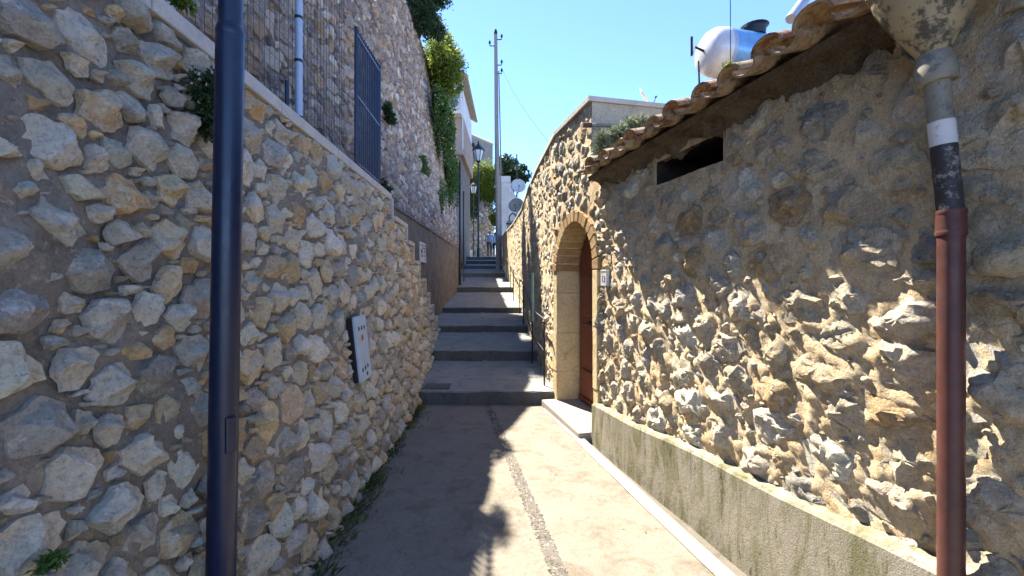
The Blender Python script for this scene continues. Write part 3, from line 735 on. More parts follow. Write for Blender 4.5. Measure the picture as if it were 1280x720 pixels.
# ------------------------------------------------------------------ lamp post, fence and things on the left wall
gp = (-.955, 1.45); PZ = zl(1.45)
lp = empty('lamp_post', (gp[0], gp[1], PZ)); tag(lp, 'tall round dark blue steel lamp post standing against the rubble wall', 'lamp post')
lean = .055
def pl(z): return (lean*z/3.2-.03, 0, z)
mktube('shaft', [pl(0), pl(.2), pl(2.31)], [.047, .0445, .0425], M_blue, lp, 28)
mktube('collar', [pl(2.30), pl(2.312), pl(2.325), pl(2.34)], [.0425, .0445, .042, .036], M_blue, lp, 28)
mktube('upper_shaft', [pl(2.335), pl(3.6), pl(5.2)], [.036, .0355, .033], M_blue, lp, 28)
hz_ = EYE-(540-HY)/F*1.45-PZ
MB().box((.0, -.013, -.06), (.016, .02, .06), 0, Matrix.Translation(Vector(pl(hz_))+Vector((.031, -.022, 0)))@Matrix.Rotation(R(-35), 4, 'Z'), .006).build('service_hatch', M_blue, lp)
mktube('base_ring', [pl(.0), pl(.02), pl(.05), pl(.06)], [.075, .075, .06, .052], M_blue, lp, 28)
# lantern arm far above the picture
MB().tube([pl(5.2), (.08, .0, 5.45), (.3, 0, 5.55), (.6, 0, 5.55)], .025, 10).build('arm', M_blue, lp, True)
MB().box((.5, -.1, 5.46), (.95, .1, 5.55), 0, None, .03).build('lamp_head', M_blue, lp)

def on_left(Y, z, h=0.0):
    return Vector(WL.at(np.array(WL.u_at_y(Y)), np.array(z), h))
fe = empty('wire_fence', on_left(3, 2.5)-Vector((.16, 0, 0))); tag(fe, 'fine dark wire mesh fence standing on the coping of the rubble wall', 'fence'); FO = Vector(fe.location)
def fx(Y): return on_left(Y, 2.5).x-.16
mb = MB()
for k in range(52):
    Y = .9+k*.06; mb.tube([Vector((fx(Y), Y, 2.47))-FO, Vector((fx(Y), Y, 4.1))-FO], .0016, 4, cap=False)
for k in range(9):
    z = 2.52+k*.19; mb.tube([Vector((fx(.9), .9, z))-FO, Vector((fx(3.98), 3.98, z))-FO], .0018, 4, cap=False)
tag(mb.build('wire_mesh', M_wire, fe), kind='stuff')
for Y, mat, r, zt in ((1.0, M_blue, .02, 4.15), (2.86, M_blue, .013, 2.82)):
    mktube('post', [Vector((fx(Y), Y, 2.3))-FO, Vector((fx(Y), Y, zt))-FO], r, mat, fe, 10)
# pale pipe with clamps
po = empty('pale_pipe', (fx(2.9)+.06, 2.9, 2.3)); tag(po, 'slim pale grey upright pipe with dark clamps, rising from the coping', 'pipe')
mktube('tube', [(0, 0, .1), (.0, 0, 2.3)], .0235, M_post, po, 16)
for z in (.28, .66, .95, 1.5): mktube('clamp', [(0, 0, z), (0, 0, z+.018)], .027, M_black, po, 14)
# blue bar gate
ga = empty('bar_gate', (fx(3.96), 3.96, 2.5)); tag(ga, 'blue steel gate of close upright bars at the end of the wire fence', 'gate'); GO = Vector(ga.location)
def gpt(t, z): Y = 3.96+.82*t; return Vector((fx(Y)+.11, Y, z))-GO
for k in range(14):
    t = k/13; e = k in (0, 13)
    MB().tube([gpt(t, 2.52), gpt(t, 3.82+.06*t)], .016 if e else .0085, 8).build('bar', M_blue, ga, True)
for z in (2.58, 3.2, 3.76):
    MB().tube([gpt(0, z), gpt(1, z+.05*(z > 3.5))], .011, 8).build('rail', M_blue, ga, True)
for t in (.02, .98): MB().tube([gpt(t, 2.4), gpt(t, 2.6)], .02, 8).build('foot', M_blue, ga, True)

# meter cover plate
def plate_frame(w, Y, z, h):
    o, t, up, n = w.frame(w.u_at_y(Y), z); o = o+n*h
    return Matrix.Translation(Vector(o))@Matrix((Vector(t), Vector(up), Vector(n))).transposed().to_4x4()
mp = empty('meter_cover'); mp.matrix_world = plate_frame(WL, 3.3, .98, .022)
tag(mp, 'flat pale blue meter cover with round vent holes screwed to the rubble wall', 'cover plate')
MB().box((-.135, -.24, -.05), (.135, .24, .012), 0, None, .006).build('box', M_black, mp)
MB().box((-.14, -.245, .012), (.14, .245, .03), 0, None, .004).build('plate', M_plate, mp)
for (x, y_) in ((-.06, .15), (.005, .15), (.07, .15), (-.07, -.16), (-.005, -.155), (.06, -.15), (.03, -.205)):
    mktube('vent_hole', [(x, y_, .0305), (x, y_, .0315)], .017, M_ink, mp, 12)
MB().tube([(.0, .075, .0305), (0, .075, .0318)], .026, 16).build('orange_mark', M_orange, mp); MB().tube([(.0, .075, .0318), (0, .075, .0324)], .011, 10).build('orange_mark_centre', M_ink, mp)

# notice on the rendered wall
no = empty('notice'); no.matrix_world = plate_frame(WP, 8.72, EYE+.555, .03)
tag(no, 'small white printed notice fixed to the dark rendered wall', 'notice')
MB().box((-.30, -.2, -.02), (.30, .2, .006), 0, None, .003).build('board', M_white, no)
for k, (x0, x1, y0, y1, mt) in enumerate(((-.22, .26, .125, .15, M_redink), (-.1, .26, .075, .1, M_inkb), (-.22, -.08, -.03, .055, M_ink), (-.17, -.06, -.1, -.055, M_ink), (.1, .2, .0, .05, M_ink), (.05, .25, -.05, -.035, M_ink), (.05, .25, -.09, -.075, M_ink), (.12, .25, -.14, -.125, M_ink))):
    MB().box((x0, y0, .006), (x1, y1, .008)).build('print', mt, no)

# ------------------------------------------------------------------ downpipe and hopper
WRv = lambda y, d, z: Vector((xr(y), y, z))-NI*d
DPY = 1.44; dp0 = WRv(DPY, .065, .3)
dp = empty('downpipe', dp0); tag(dp, 'rusty red downpipe with patched grey and black upper length and wide hopper', 'downpipe')
def zz(y): return EYE-(y-HY)/F*1.43-.3
def dq(z): k = max(0, z-zz(270)); return (-.085*k, .02*k, z)
mktube('red_pipe', [dq(-.35), dq(zz(285))], .0345, M_redp, dp, 24)
for y_ in (292, 266): mktube('joint_ring', [dq(zz(y_)-.008), dq(zz(y_)), dq(zz(y_)+.01)], [.0385, .0405, .0385], M_redp, dp, 24)
mktube('red_socket', [dq(zz(290)), dq(zz(264))], .0385, M_redp, dp, 24)
mktube('black_pipe', [dq(zz(268)), dq(zz(222)), dq(zz(181))], [.0345, .034, .0345], M_tar, dp, 24)
mktube('white_band', [dq(zz(182)), dq(zz(152))], .0348, M_white, dp, 24)
mktube('grey_pipe', [dq(zz(153)), dq(zz(98))], .0335, M_pvc, dp, 24)
mktube('collar', [dq(zz(103)), dq(zz(99)), dq(zz(86)), dq(zz(72)), dq(zz(64))], [.05, .054, .056, .047, .042], M_pvc, dp, 24)
mktube('hopper', [dq(zz(68)), dq(zz(58)), dq(zz(20)), dq(zz(-8)), dq(zz(-26)), dq(zz(-27)), dq(zz(-45))], [.042, .055, .108, .14, .15, .158, .158], mat_paint('hopper_zinc', (.34, .28, .17), .6, 0, (.035, .032, .03), .5, s=.35), dp, 32)
# ------------------------------------------------------------------ house number, conduit, railing
hn = empty('house_number'); hn.matrix_world = plate_frame(WR, 4.06, EYE+.02, .035)
tag(hn, 'small white tile with dark house number beside the arched door', 'house number')
MB().box((-.06, -.075, -.03), (.06, .075, .006), 0, None, .003).build('tile', M_white, hn)
def text_mesh(txt, size, mat, parent, loc, name='lettering', mirror=False):
    c = bpy.data.curves.new('t', 'FONT'); c.body = txt; c.size = size; c.align_x = 'CENTER'; c.align_y = 'CENTER'; c.extrude = .0008
    o = bpy.data.objects.new('t', c); COL.objects.link(o); dg = bpy.context.evaluated_depsgraph_get()
    m = bpy.data.meshes.new_from_object(o.evaluated_get(dg)); bpy.data.objects.remove(o); m.materials.clear(); m.materials.append(mat)
    q = bpy.data.objects.new(name, m); link(q, parent); q.location = loc
    if mirror: q.scale = (-1, 1, 1)
    return q
text_mesh('13', .085, M_inkb, hn, (0, -.012, .0075), mirror=True)
MB().box((-.05, .055, .006), (.05, .062, .0075)).build('border', M_inkb, hn)

ra = empty('handrail', (.42, 5.8, stair_z(5.8))); tag(ra, 'thin black iron handrail with upright posts along the stair wall', 'railing'); RO = Vector(ra.location)
RP = [(.43, 5.75), (.33, 7.05), (.24, 9.2), (.2, 11.2)]
top = []
for x, y_ in RP:
    z = stair_z(y_); mktube('post', [Vector((x, y_, z-.03))-RO, Vector((x, y_, z+.88))-RO], .011, M_black, ra, 8); top.append(Vector((x, y_, z+.88))-RO)
top.insert(0, top[0]+Vector((-.02, -.1, -.03)))
mktube('rail', top, .014, M_black, ra, 8); mktube('lower_rail', [p-Vector((0, 0, .42)) for p in top[1:]], .008, M_black, ra, 8)
ra2 = empty('handrail', (-.02, 14, stair_z(14))); tag(ra2, 'short black handrail length high on the stairs near the utility pole', 'railing'); RO = Vector(ra2.location)
t2 = []
for x, y_ in ((.04, 12.7), (-.05, 14.9), (-.2, 16.8)):
    z = stair_z(y_); mktube('post', [Vector((x, y_, z-.03))-RO, Vector((x, y_, z+.9))-RO], .013, M_black, ra2, 8); t2.append(Vector((x, y_, z+.9))-RO)
mktube('rail', t2, .015, M_black, ra2, 8)
tp_ = at(666, 400, 6.6); tag(mktube('teal_pipe', [tp_-Vector((0, 0, .02)), tp_+Vector((0, 0, .72))], .016, mat_paint('teal_paint', (.14, .30, .30), .5)), 'short teal pipe fixed upright on the stair wall', 'pipe')

# ------------------------------------------------------------------ roof things on the right
wk = empty('water_tank', at(920, 70, 4.25)); WK = Vector(wk.location)
tag(wk, 'blue and white cylindrical water tank lying on the tiled roof', 'water tank')
ax = Vector((.97, .24, .0)).normalized(); r_ = .225
def tk(a): return ax*a
mktube('cylinder', [tk(-.22), tk(.75)], r_, M_tankb, wk, 28)
mktube('end_cap', [tk(-.37), tk(-.36), tk(-.33), tk(-.28), tk(-.2)], [.03, .12, .185, .218, .23], M_tank, wk, 28)
mktube('band', [tk(-.205), tk(-.17)], .231, M_post, wk, 28)
mktube('filler_cap', [Vector((.18, 0, .19)), Vector((.18, 0, .27)), Vector((.18, 0, .285)), Vector((.18, 0, .3))], [.1, .105, .13, .09], M_black, wk, 20)
mktube('pipe', [tk(-.36), tk(-.47)+Vector((0, 0, .03)), tk(-.5)+Vector((0, 0, -.06)), tk(-.5)+Vector((0, 0, .12))], .012, M_black, wk, 8)
for a in (-.1, .55): mktube('leg', [tk(a)+Vector((-.08, -.12, -.15)), tk(a)+Vector((-.08, -.12, -.72))], .015, M_post, wk, 8); mktube('leg', [tk(a)+Vector((.03, .12, -.15)), tk(a)+Vector((.03, .12, -.62))], .015, M_post, wk, 8)
an = at(913, 60, 3.9); an.z -= .5
tag(mktube('antenna', [an-Vector((0, 0, .3)), an+Vector((0, 0, .9)), an+Vector((-.03, 0, 1.3))], .004, M_black, None, 6), 'thin whip antenna rising in front of the water tank', 'antenna')
ro = at(876, 112, 3.8); tag(mktube('steel_rod', [ro-Vector((0, 0, .35)), ro+Vector((-.02, 0, .25))], [.012, .007], M_black, None, 8), 'short dark steel rod standing at the roof edge beside the tank', 'rod')
cp = at(992, 20, 2.6); tag(mktube('vent_pipe', [cp+Vector((-.03, -.02, -.03)), cp+Vector((.16, .08, .2))], .03, M_post, None, 14), 'short grey open ended pipe poking out above the roof tiles', 'pipe')
cd_ = empty('conduit', at(738, 155, 4.33)); tag(cd_, 'pale weathered conduit along the cream end wall above the plants', 'conduit')
dd = Vector((.973, .229, 0))
mktube('tube', [Vector((-.05, .03, 0)), dd*.2, dd*.45+Vector((0, 0, .012)), dd*.9], .018, M_pvc, cd_, 10)
mktube('end_socket', [Vector((-.07, .03, 0)), Vector((.02, .03, 0))], .026, M_redp, cd_, 10)

def dish(name, loc, r, aim, label, grp=None, arm=True, mat=None):
    o = empty(name, loc); tag(o, label, 'satellite dish', grp); q = Vector(aim).to_track_quat('Z', 'Y')
    V = [(0, 0, 0)]; n = 20
    for j in (1, 2, 3, 4):
        for k in range(n): a = 2*math.pi*k/n; V.append((r*j/4*math.cos(a), r*j/4*math.sin(a), .22*r*(j/4)**2))
    f = [(0, 1+k, 1+(k+1) % n) for k in range(n)]+[(1+j*n+k, 1+j*n+n+k, 1+j*n+n+(k+1) % n, 1+j*n+(k+1) % n) for j in range(3) for k in range(n)]
    V2 = [tuple(q@Vector(p)) for p in V]; d = mesh('reflector', V2, f, mat or M_white, o, True)
    md = d.modifiers.new('s', 'SOLIDIFY'); md.thickness = r*.04
    MB().tube([q@Vector((0, -r*.9, .1*r)), q@Vector((0, -r*.3, r*.75))], r*.03, 6).build('feed_arm', M_black, o, True)
    MB().tube([q@Vector((0, -r*.3, r*.68)), q@Vector((0, -r*.3, r*.84))], r*.08, 8).build('receiver', M_black, o, True)
    if arm: MB().tube([q@Vector((0, 0, -.01)), q@Vector((0, 0, -.3*r)), q@Vector((0, 0, -.3*r))+Vector((0, 0, -r*1.6))], r*.05, 8).build('mast', M_black, o, True)
    return o
dish('satellite_dish', at(806, 126, 5.2), .16, (.75, -.45, .5), 'small white satellite dish seen edge on above the cream end wall')

# ------------------------------------------------------------------ far end of the stairs
up = empty('utility_pole', (at(623, 0, 20.3).x, 20.3, stair_z(20.3)-.1)); tag(up, 'tall weathered timber utility pole at the top of the stairs', 'utility pole')
mktube('pole', [(0, 0, 0), (-.03, 0, 3), (-.09, 0, 7), (-.13, 0, 11.15)], [.125, .118, .1, .08], M_pole, up, 18)
mktube('cap', [(-.13, 0, 11.15), (-.13, 0, 11.3), (-.13, 0, 11.42)], [.085, .08, .03], M_black, up, 10)
mktube('conduit', [(.15, -.05, .4), (.1, -.07, 6), (.02, -.08, 9.4)], .03, M_pvc, up, 8)
for z, sx in ((10.6, -1), (10.9, 1), (9.7, 1), (9.3, 1)):
    x = -.125; mktube('bracket', [(x, -.02, z), (x+sx*.28, -.05, z), (x+sx*.28, -.05, z+.1)], .025, M_black, up, 8)
    mktube('insulator', [(x+sx*.28, -.05, z+.08), (x+sx*.28, -.05, z+.14), (x+sx*.28, -.05, z+.24)], [.035, .06, .03], M_black, up, 8)
w0 = Vector((up.location.x+.16, 20.25, up.location.z+9.55)); w1 = at(700, 195, 9)
tag(mktube('overhead_wire', [w0.lerp(w1, t)-Vector((0, 0, .25*math.sin(math.pi*t))) for t in np.linspace(0, 1, 14)], .004, mat_paint('cable_black', (.01, .01, .01), .95, 0, None, .3, 0), None, 5), 'thin sagging wire from the utility pole down to the stone building', 'wire')

def lamp(name, base, h, label, s=1.0):
    o = empty(name, base); tag(o, label, 'street lamp', 'lantern street lamps by the stairs')
    mktube('post', [(0, 0, -.1), (0, 0, .5), (0, 0, .52), (0, 0, h)], [.07*s, .065*s, .045*s, .035*s], M_black, o, 12)
    z = h
    mktube('holder', [(0, 0, z-.05), (0, 0, z+.05), (0, 0, z+.08)], [.04*s, .1*s, .12*s], M_black, o, 6)
    mktube('glass', [(0, 0, z+.08), (0, 0, z+.08+.48*s)], [.13*s, .24*s], M_lens, o, 6)
    for k in range(6):
        a = k*math.pi/3; mktube('glazing_bar', [(math.cos(a)*.13*s, math.sin(a)*.13*s, z+.08), (math.cos(a)*.245*s, math.sin(a)*.245*s, z+.08+.48*s)], .015*s, M_black, o, 5)
    mktube('roof', [(0, 0, z+.08+.47*s), (0, 0, z+.08+.5*s), (0, 0, z+.08+.72*s), (0, 0, z+.08+.76*s), (0, 0, z+.08+.9*s)], [.3*s, .29*s, .1*s, .05*s, .02*s], M_black, o, 6)
    return o
b1 = at(598, 322, 24.5); b1.z = stair_z(24.5); lamp('street_lamp', b1, EYE+(350-203)/F*24.5-b1.z, 'large black lantern lamp post in front of the ivy bank', 1.25)
b2 = at(592, 320, 31); b2.z = stair_z(31); lamp('street_lamp', b2, EYE+(350-243)/F*31-b2.z, 'smaller lantern lamp half hidden against the ivy bank', 1.0)
b3 = at(575, 335, 15.6); b3.z = stair_z(15.6)-.1
tag(mktube('slim_post', [b3, b3+Vector((0, 0, 4.6))], [.045, .035], M_black, None, 10), 'slim dark post rising beside the end of the rendered wall', 'post')
b3 = at(579.5, 335, 16.8); b3.z = stair_z(16.8)-.1
tag(mktube('drain_pipe', [b3, b3+Vector((0, 0, 3.6))], .03, M_black, None, 10), 'thin dark pipe standing just beyond the slim post', 'pipe')

# far retaining wall with climbers
WF = Wall([(-9, 36.5), (-3.2, 35.4), (-1.2, 37)], 1, .1, 0)
v, f = wall_grid(WF, 0, WF.L, 1.5, 12, .22, .2, lambda p, U, V: .12*fbm(p, 1.5, 4))
wf = mesh('far_wall', v, f, mat_mortar('far_rubble', (.27, .23, .18), (.42, .37, .3), (.13, .11, .09), 1.0, .55), None, True); tag(wf, 'sunlit rubble retaining wall at the top of the stairs under hanging climbers', 'wall')
SF = pack(2.5, WF.L-.1, 2.8, 7.6, .3, .12, lambda u, z, r: True, 700, .75, 31, .8)
lay_stones(WF, SF, cells(SF, .75, 12, .01, 9, .08), lambda s: .05+.25*s[2], M_rockR, wf, palR, vis_of(WF), 26, 150)

def house_box(name, label, x0, x1, y0, y1, z0, z1, mat, roofmat=None):
    o = empty(name, ((x0+x1)/2, y0, z0)); tag(o, label, 'building')
    c = Vector(o.location); mkbox('wall', Vector((x0, y0, z0))-c, Vector((x1, y1, z1))-c, mat, o, .03)
    return o, c
def window(o, c, x0, x1, z0, z1, y, fmat=None):
    w = mkbox('window', Vector((x0, y-.05, z0))-c, Vector((x1, y+.2, z1))-c, fmat or M_white, o, .01)
    mkbox('pane', Vector((x0+.08, y-.065, z0+.08))-c, Vector((x1-.08, y-.02, z1-.08))-c, M_glass, w, 0)
# grey house above the climbers (seen corner on, sloping top)
o = empty('grey_house', (-3.6, 46, 8)); tag(o, 'plain grey rendered house with a small dark opening above the climbers', 'building'); c = Vector(o.location)
p0, p1, p2, p3 = at(577, 167, 46), at(590, 169, 45), at(616, 180, 49), at(600, 176, 55)
V = [(p.x, p.y, z) for z in (7, None) for p in (p0, p1, p2, p3)]
V = [(x, y, (z if z else q)) for (x, y, z), q in zip(V, [0, 0, 0, 0, p0.z, p1.z, p2.z, p3.z])]
mesh('wall', np.array(V)-np.array(c), [(0, 1, 5, 4), (1, 2, 6, 5), (2, 3, 7, 6), (3, 0, 4, 7), (4, 5, 6, 7)], M_grey, o)
mb = MB()
for a, b in ((p0, p1), (p1, p2)):
    mb.tube([a-c, b-c], .14, 4)
mb.build('roof_edge', M_cop, o)
q0, q1 = at(586, 183, 45.2), at(592, 183, 45.0)
mkbox('opening', Vector((q0.x, 44.9, q0.z-.9))-c, Vector((q1.x+.1, 45.4, q0.z+.25))-c, M_dark, o, 0)
# terraced house corner at the left edge of the sky
o = empty('corner_house', (-3.6, 24, 4)); tag(o, 'pinkish house corner with projecting eave and white window above the hanging shrubs', 'building'); c = Vector(o.location)
e0 = at(579, 170, 24).x
mkbox('wall', Vector((-5.6, 24.2, EYE+(350-192)/F*24))-c, Vector((e0, 30, EYE+(350-145)/F*24))-c, M_house, o, .02)
mkbox('base', Vector((-5.6, 24.3, 1.8))-c, Vector((e0-.22, 30.2, EYE+(350-191)/F*24))-c, M_mortT, o, .03)
mkbox('upper_wall', Vector((-5.6, 23.6, EYE+(350-145)/F*24))-c, Vector((e0-.08, 29.9, EYE+(350-106)/F*24))-c, M_whouse, o, .02)
mkbox('window', Vector((-3.5, 23.5, EYE+(350-140)/F*24))-c, Vector((e0-.14, 23.7, EYE+(350-114)/F*24))-c, M_white, o, .02)
mkbox('pane', Vector((-3.42, 23.47, EYE+(350-137)/F*24))-c, Vector((e0-.24, 23.6, EYE+(350-117)/F*24))-c, M_glass, o, .0)
M = Matrix.Translation(Vector((e0+.2, 23.2, EYE+(350-101)/F*24))-c)@Matrix.Rotation(R(28), 4, 'Y')
MB().box((-2.4, 0, -.06), (.1, 7, .06), 0, M, .01).build('roof', M_tile, o)
mktube('corner_pipe', [Vector((e0+.04, 23.45, 8.6))-c, Vector((e0+.04, 23.45, EYE+(350-108)/F*24))-c], .03, M_white, o, 8)
# white house
o, c = house_box('white_house', 'bright white flat roofed house with chimney block behind the utility pole', at(624, 0, 31).x, at(637, 0, 31).x, 31, 34, 2.5, EYE+(350-226)/F*31, M_whouse)
a = at(636, 234, 31.4); b = at(662, 276, 31.4)
V = [(a.x, 31.4, 2.5), (b.x, 31.4, 2.5), (b.x, 31.4, b.z), (a.x+.15, 31.4, a.z), (a.x, 31.4, a.z), (a.x, 36, 2.5), (b.x, 36, 2.5), (b.x, 36, b.z), (a.x+.15, 36, a.z), (a.x, 36, a.z)]
mesh('gable_wall', np.array(V)-np.array(c), [(0, 1, 2, 3, 4), (9, 8, 7, 6, 5), (1, 6, 7, 2), (2, 7, 8, 3), (3, 8, 9, 4)], M_whouse, o)
ch0, ch1 = at(626, 220, 30.9), at(636, 228, 30.9); mkbox('cornice', Vector((ch0.x-.1, 30.9, ch1.z))-c, Vector((ch1.x+.12, 34.1, ch0.z))-c, M_whouse, o, .03)
mkbox('gate_opening', Vector((at(634, 0, 30.9).x, 30.95, 3.0))-c, Vector((at(648, 0, 30.9).x, 31.1, EYE+(350-276)/F*31))-c, M_grey, o, 0)
dish('satellite_dish', at(648, 233, 29.5), .5, (.1, -.9, .25), 'upper white satellite dish by the white house, below the antenna mast', None)
dish('satellite_dish', at(645.5, 257, 29), .52, (-.2, -.9, .3), 'lower grey satellite dish in front of the white gable', None, mat=M_grey)
m0 = at(646, 225, 29.6); tag(mktube('antenna_mast', [m0-Vector((0, 0, 1.2)), m0+Vector((0, 0, 1.6)), m0+Vector((.0, 0, 1.75))], [.04, .04, .05], M_black, None, 8), 'dark upright antenna mast rising behind the upper dish', 'mast')
ir = empty('iron_bracket', at(641, 281, 22)); tag(ir, 'small rusty iron scroll bracket on top of the stair wall', 'bracket')
mb = MB().tube([(math.cos(a)*.18, 0, .32+math.sin(a)*.26) for a in np.linspace(-.5, math.pi+.5, 12)], .035, 6); mb.build('loop', M_black, ir, True)
mktube('bar', [(-.35, 0, .05), (.4, 0, .05)], .04, M_black, ir, 6); mktube('stem', [(0, 0, -.5), (0, 0, .1)], .04, M_black, ir, 6)

# ------------------------------------------------------------------ people at the top
def person(loc, hgt, face, shirt, legs, hair, label, lean=0.0, stride=.16, shorts=False):
    J = {}; E = []
    def add(n, p, r): J[n] = (p, r)
    add('pelvis', (0, 0, .53), .085); add('waist', (0, .0, .60), .075); add('chest', (0, .01, .73), .088); add('neck', (0, 0, .835), .032); add('head', (0, .008, .90), .052); add('crown', (0, .0, .965), .045)
    for s_, n in ((-1, 'l'), (1, 'r')):
        k = stride*s_
        add('sh'+n, (.115*s_, 0, .80), .038); add('el'+n, (.145*s_, -.5*k*.5-.01, .64), .026); add('wr'+n, (.14*s_, -.5*k+.04, .50), .019); add('ha'+n, (.135*s_, -.5*k+.055, .445), .02)
        add('hip'+n, (.055*s_, 0, .50), .062); add('kn'+n, (.058*s_, k*.45+.015, .28), .04); add('an'+n, (.056*s_, k*.8-.01, .04), .026); add('to'+n, (.06*s_, k*.8+.085, .018), .02)
        E += [('chest', 'sh'+n), ('sh'+n, 'el'+n), ('el'+n, 'wr'+n), ('wr'+n, 'ha'+n), ('pelvis', 'hip'+n), ('hip'+n, 'kn'+n), ('kn'+n, 'an'+n), ('an'+n, 'to'+n)]
    E += [('pelvis', 'waist'), ('waist', 'chest'), ('chest', 'neck'), ('neck', 'head'), ('head', 'crown')]
    ks = list(J); m = bpy.data.meshes.new('p'); m.from_pydata([tuple(c*hgt for c in J[k][0]) for k in ks], [(ks.index(a), ks.index(b)) for a, b in E], [])
    o = bpy.data.objects.new('p', m); COL.objects.link(o); o.modifiers.new('k', 'SKIN')
    for i, k in enumerate(ks):
        m.skin_vertices[0].data[i].radius = (J[k][1]*hgt*(1.25 if k in ('chest', 'waist', 'pelvis') else 1), J[k][1]*hgt*(.8 if k in ('chest', 'waist') else 1)); m.skin_vertices[0].data[i].use_root = (k == 'pelvis')
    sb = o.modifiers.new('s', 'SUBSURF'); sb.levels = 2
    dg = bpy.context.evaluated_depsgraph_get(); nm_ = bpy.data.meshes.new_from_object(o.evaluated_get(dg)); bpy.data.objects.remove(o)
    nm_.materials.clear(); skin = mat_paint('skin', (.42, .25, .17), .6)
    for q in (skin, shirt, legs, hair, M_black): nm_.materials.append(q)
    for pz in nm_.polygons:
        c = pz.center/hgt; ax_ = abs(c.x); pz.use_smooth = True
        if c.z > .855: i = 3 if (c.z > .93 or c.y < .012) else 0
        elif c.z > .825: i = 0
        elif ax_ > .118 and c.z < .68: i = 0
        elif c.z > .54: i = 1
        elif c.z < .045: i = 4
        elif shorts and c.z < .31: i = 0
        else: i = 2
        pz.material_index = i
    b = bpy.data.objects.new('person', nm_); link(b); b.location = loc; b.rotation_euler = (0, 0, face); tag(b, label, 'person', 'people walking up the stairs')
    return b
pa = at(612, 318, 28.2); pa.z = stair_z(28.2)
person(pa, 1.78, R(4), mat_paint('shirt_grey_blue', (.26, .34, .48), .8), mat_paint('trousers', (.05, .05, .06), .8), mat_paint('hair_brown', (.08, .05, .035), .6), 'person in grey blue shirt and dark trousers walking away on the left', stride=.14)
pb = at(619, 318, 27.0); pb.z = stair_z(27)
person(pb, 1.6, R(-6), mat_paint('shirt_white_blue', (.5, .58, .72), .8), mat_paint('shorts', (.015, .016, .025), .8), mat_paint('hair_dark', (.05, .03, .025), .6), 'person in white and blue top and black shorts walking away near the pole', stride=-.12, shorts=True)

# ------------------------------------------------------------------ plants
def leaf_cloud(name, blobs, n, size, mat, parent, seed, droop=.2, asp=.5, rel=None):
    """n small folded leaves spread through clumps; blobs = (centre, radii, weight)"""
    g = np.random.default_rng(seed); Wt = np.array([b[2] for b in blobs], float); Wt /= Wt.sum()
    idx = g.choice(len(blobs), n, p=Wt); C = np.array([tuple(b[0]) for b in blobs])[idx]; Rd = np.array([tuple(b[1]) for b in blobs])[idx]
    d = g.normal(size=(n, 3)); d /= np.linalg.norm(d, axis=1)[:, None]; rad = g.uniform(.35, 1.05, n)**.6
    p = C+d*Rd*rad[:, None]; p += .25*Rd*g.normal(size=(n, 3))*.6
    ax_ = d+.8*g.normal(size=(n, 3)); ax_[:, 2] -= droop; ax_ /= np.linalg.norm(ax_, axis=1)[:, None]
    sd_ = np.cross(ax_, d+.9*g.normal(size=(n, 3))); sd_ /= np.linalg.norm(sd_, axis=1)[:, None]+1e-9; nr = np.cross(ax_, sd_)
    L = size*g.uniform(.6, 1.35, n)[:, None]
    V = np.stack([p, p+ax_*L*.5+sd_*L*asp*.5+nr*L*.08, p+ax_*L, p+ax_*L*.5-sd_*L*asp*.5+nr*L*.08], 1).reshape(-1, 3)
    if rel is not None: V = V-np.asarray(rel)
    k = np.arange(n)*4; f = np.concatenate([np.stack([k, k+1, k+2], 1), np.stack([k, k+2, k+3], 1)])
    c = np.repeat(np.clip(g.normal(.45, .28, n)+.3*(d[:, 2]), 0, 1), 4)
    return mesh(name, V, f, mat, parent, False, np.stack([c, c, c], 1))
def bush(name, label, cat, c, rad, n, size, mat, seed, nb=14, group=None, flowers=0, stem=None, droop=.2, asp=.5):
    g = np.random.default_rng(seed); c = Vector(c); rad = np.array(rad); base = stem or (c-Vector((0, 0, rad[2]*.8)))
    o = empty(name, base); tag(o, label, cat, group); bl = []
    for k in range(nb):
        d = g.normal(size=3); d /= np.linalg.norm(d); bl.append((np.array(c)+d*rad*g.uniform(.25, .85), rad*g.uniform(.22, .42), g.uniform(.5, 1.4)))
    leaf_cloud('foliage', bl, n, size, mat, o, seed+1, droop, asp, base)
    mb = MB()
    for b in bl[:8]: mb.tube([(0, 0, 0), (Vector(b[0])-base)*.5+Vector((0, 0, .06*rad[2])), Vector(b[0])-base], [size*.12, size*.09, size*.04], 5)
    mb.build('stems', M_bark, o, True)
    if flowers: tag(leaf_cloud('flowers', [(b[0], b[1]*1.15, b[2]) for b in bl], flowers, size*.7, M_flow, o, seed+2, 0, .9, base), kind='stuff')
    return o
# wall plant with tiny white flowers
bush('wall_plant', 'dark leafy plant with tiny white flowers rooted in the rubble wall', 'plant', Vector((-1.19, 1.70, EYE+.71)), (.055, .085, .16), 2600, .022, M_leafD, 41, 12, None, 60, on_left(1.72, EYE+.62))
bush('coping_weed', 'small bright green weed tuft growing on the coping', 'plant', at(228, 4, 1.67), (.03, .06, .03), 160, .03, M_leafY, 42, 5)
for k, (x, y, Y, r, m, sd_, lb) in enumerate(((487, 142, 6.6, (.12, .2, .16), M_leafD, 43, 'dark green tuft growing from the high wall beside the bar gate'), (474, 240, 5.6, (.14, .22, .17), M_leafD, 44, 'dark green weed low on the high wall under the bar gate'), (531, 205, 9.6, (.16, .3, .3), M_leafG, 45, 'green weed clump halfway up the high wall by the notice'), (553, 250, 12.5, (.15, .4, .6), M_leafG, 46, 'long green trailing weed low on the high wall'))):
    xw = float(np.interp(Y, WT.p[:, 1], WT.p[:, 0])); p = at(x, y, Y); xs = xw-.115*(p.z-2.6)+.06
    Y2 = (xs)/((x-640)/F); p = at(x, y, Y2)
    bush('wall_weed', lb, 'plant', p, r, 1300, .05, m, sd_, 10, 'weeds on the high wall', 0, p-Vector((.12, 0, .02)))
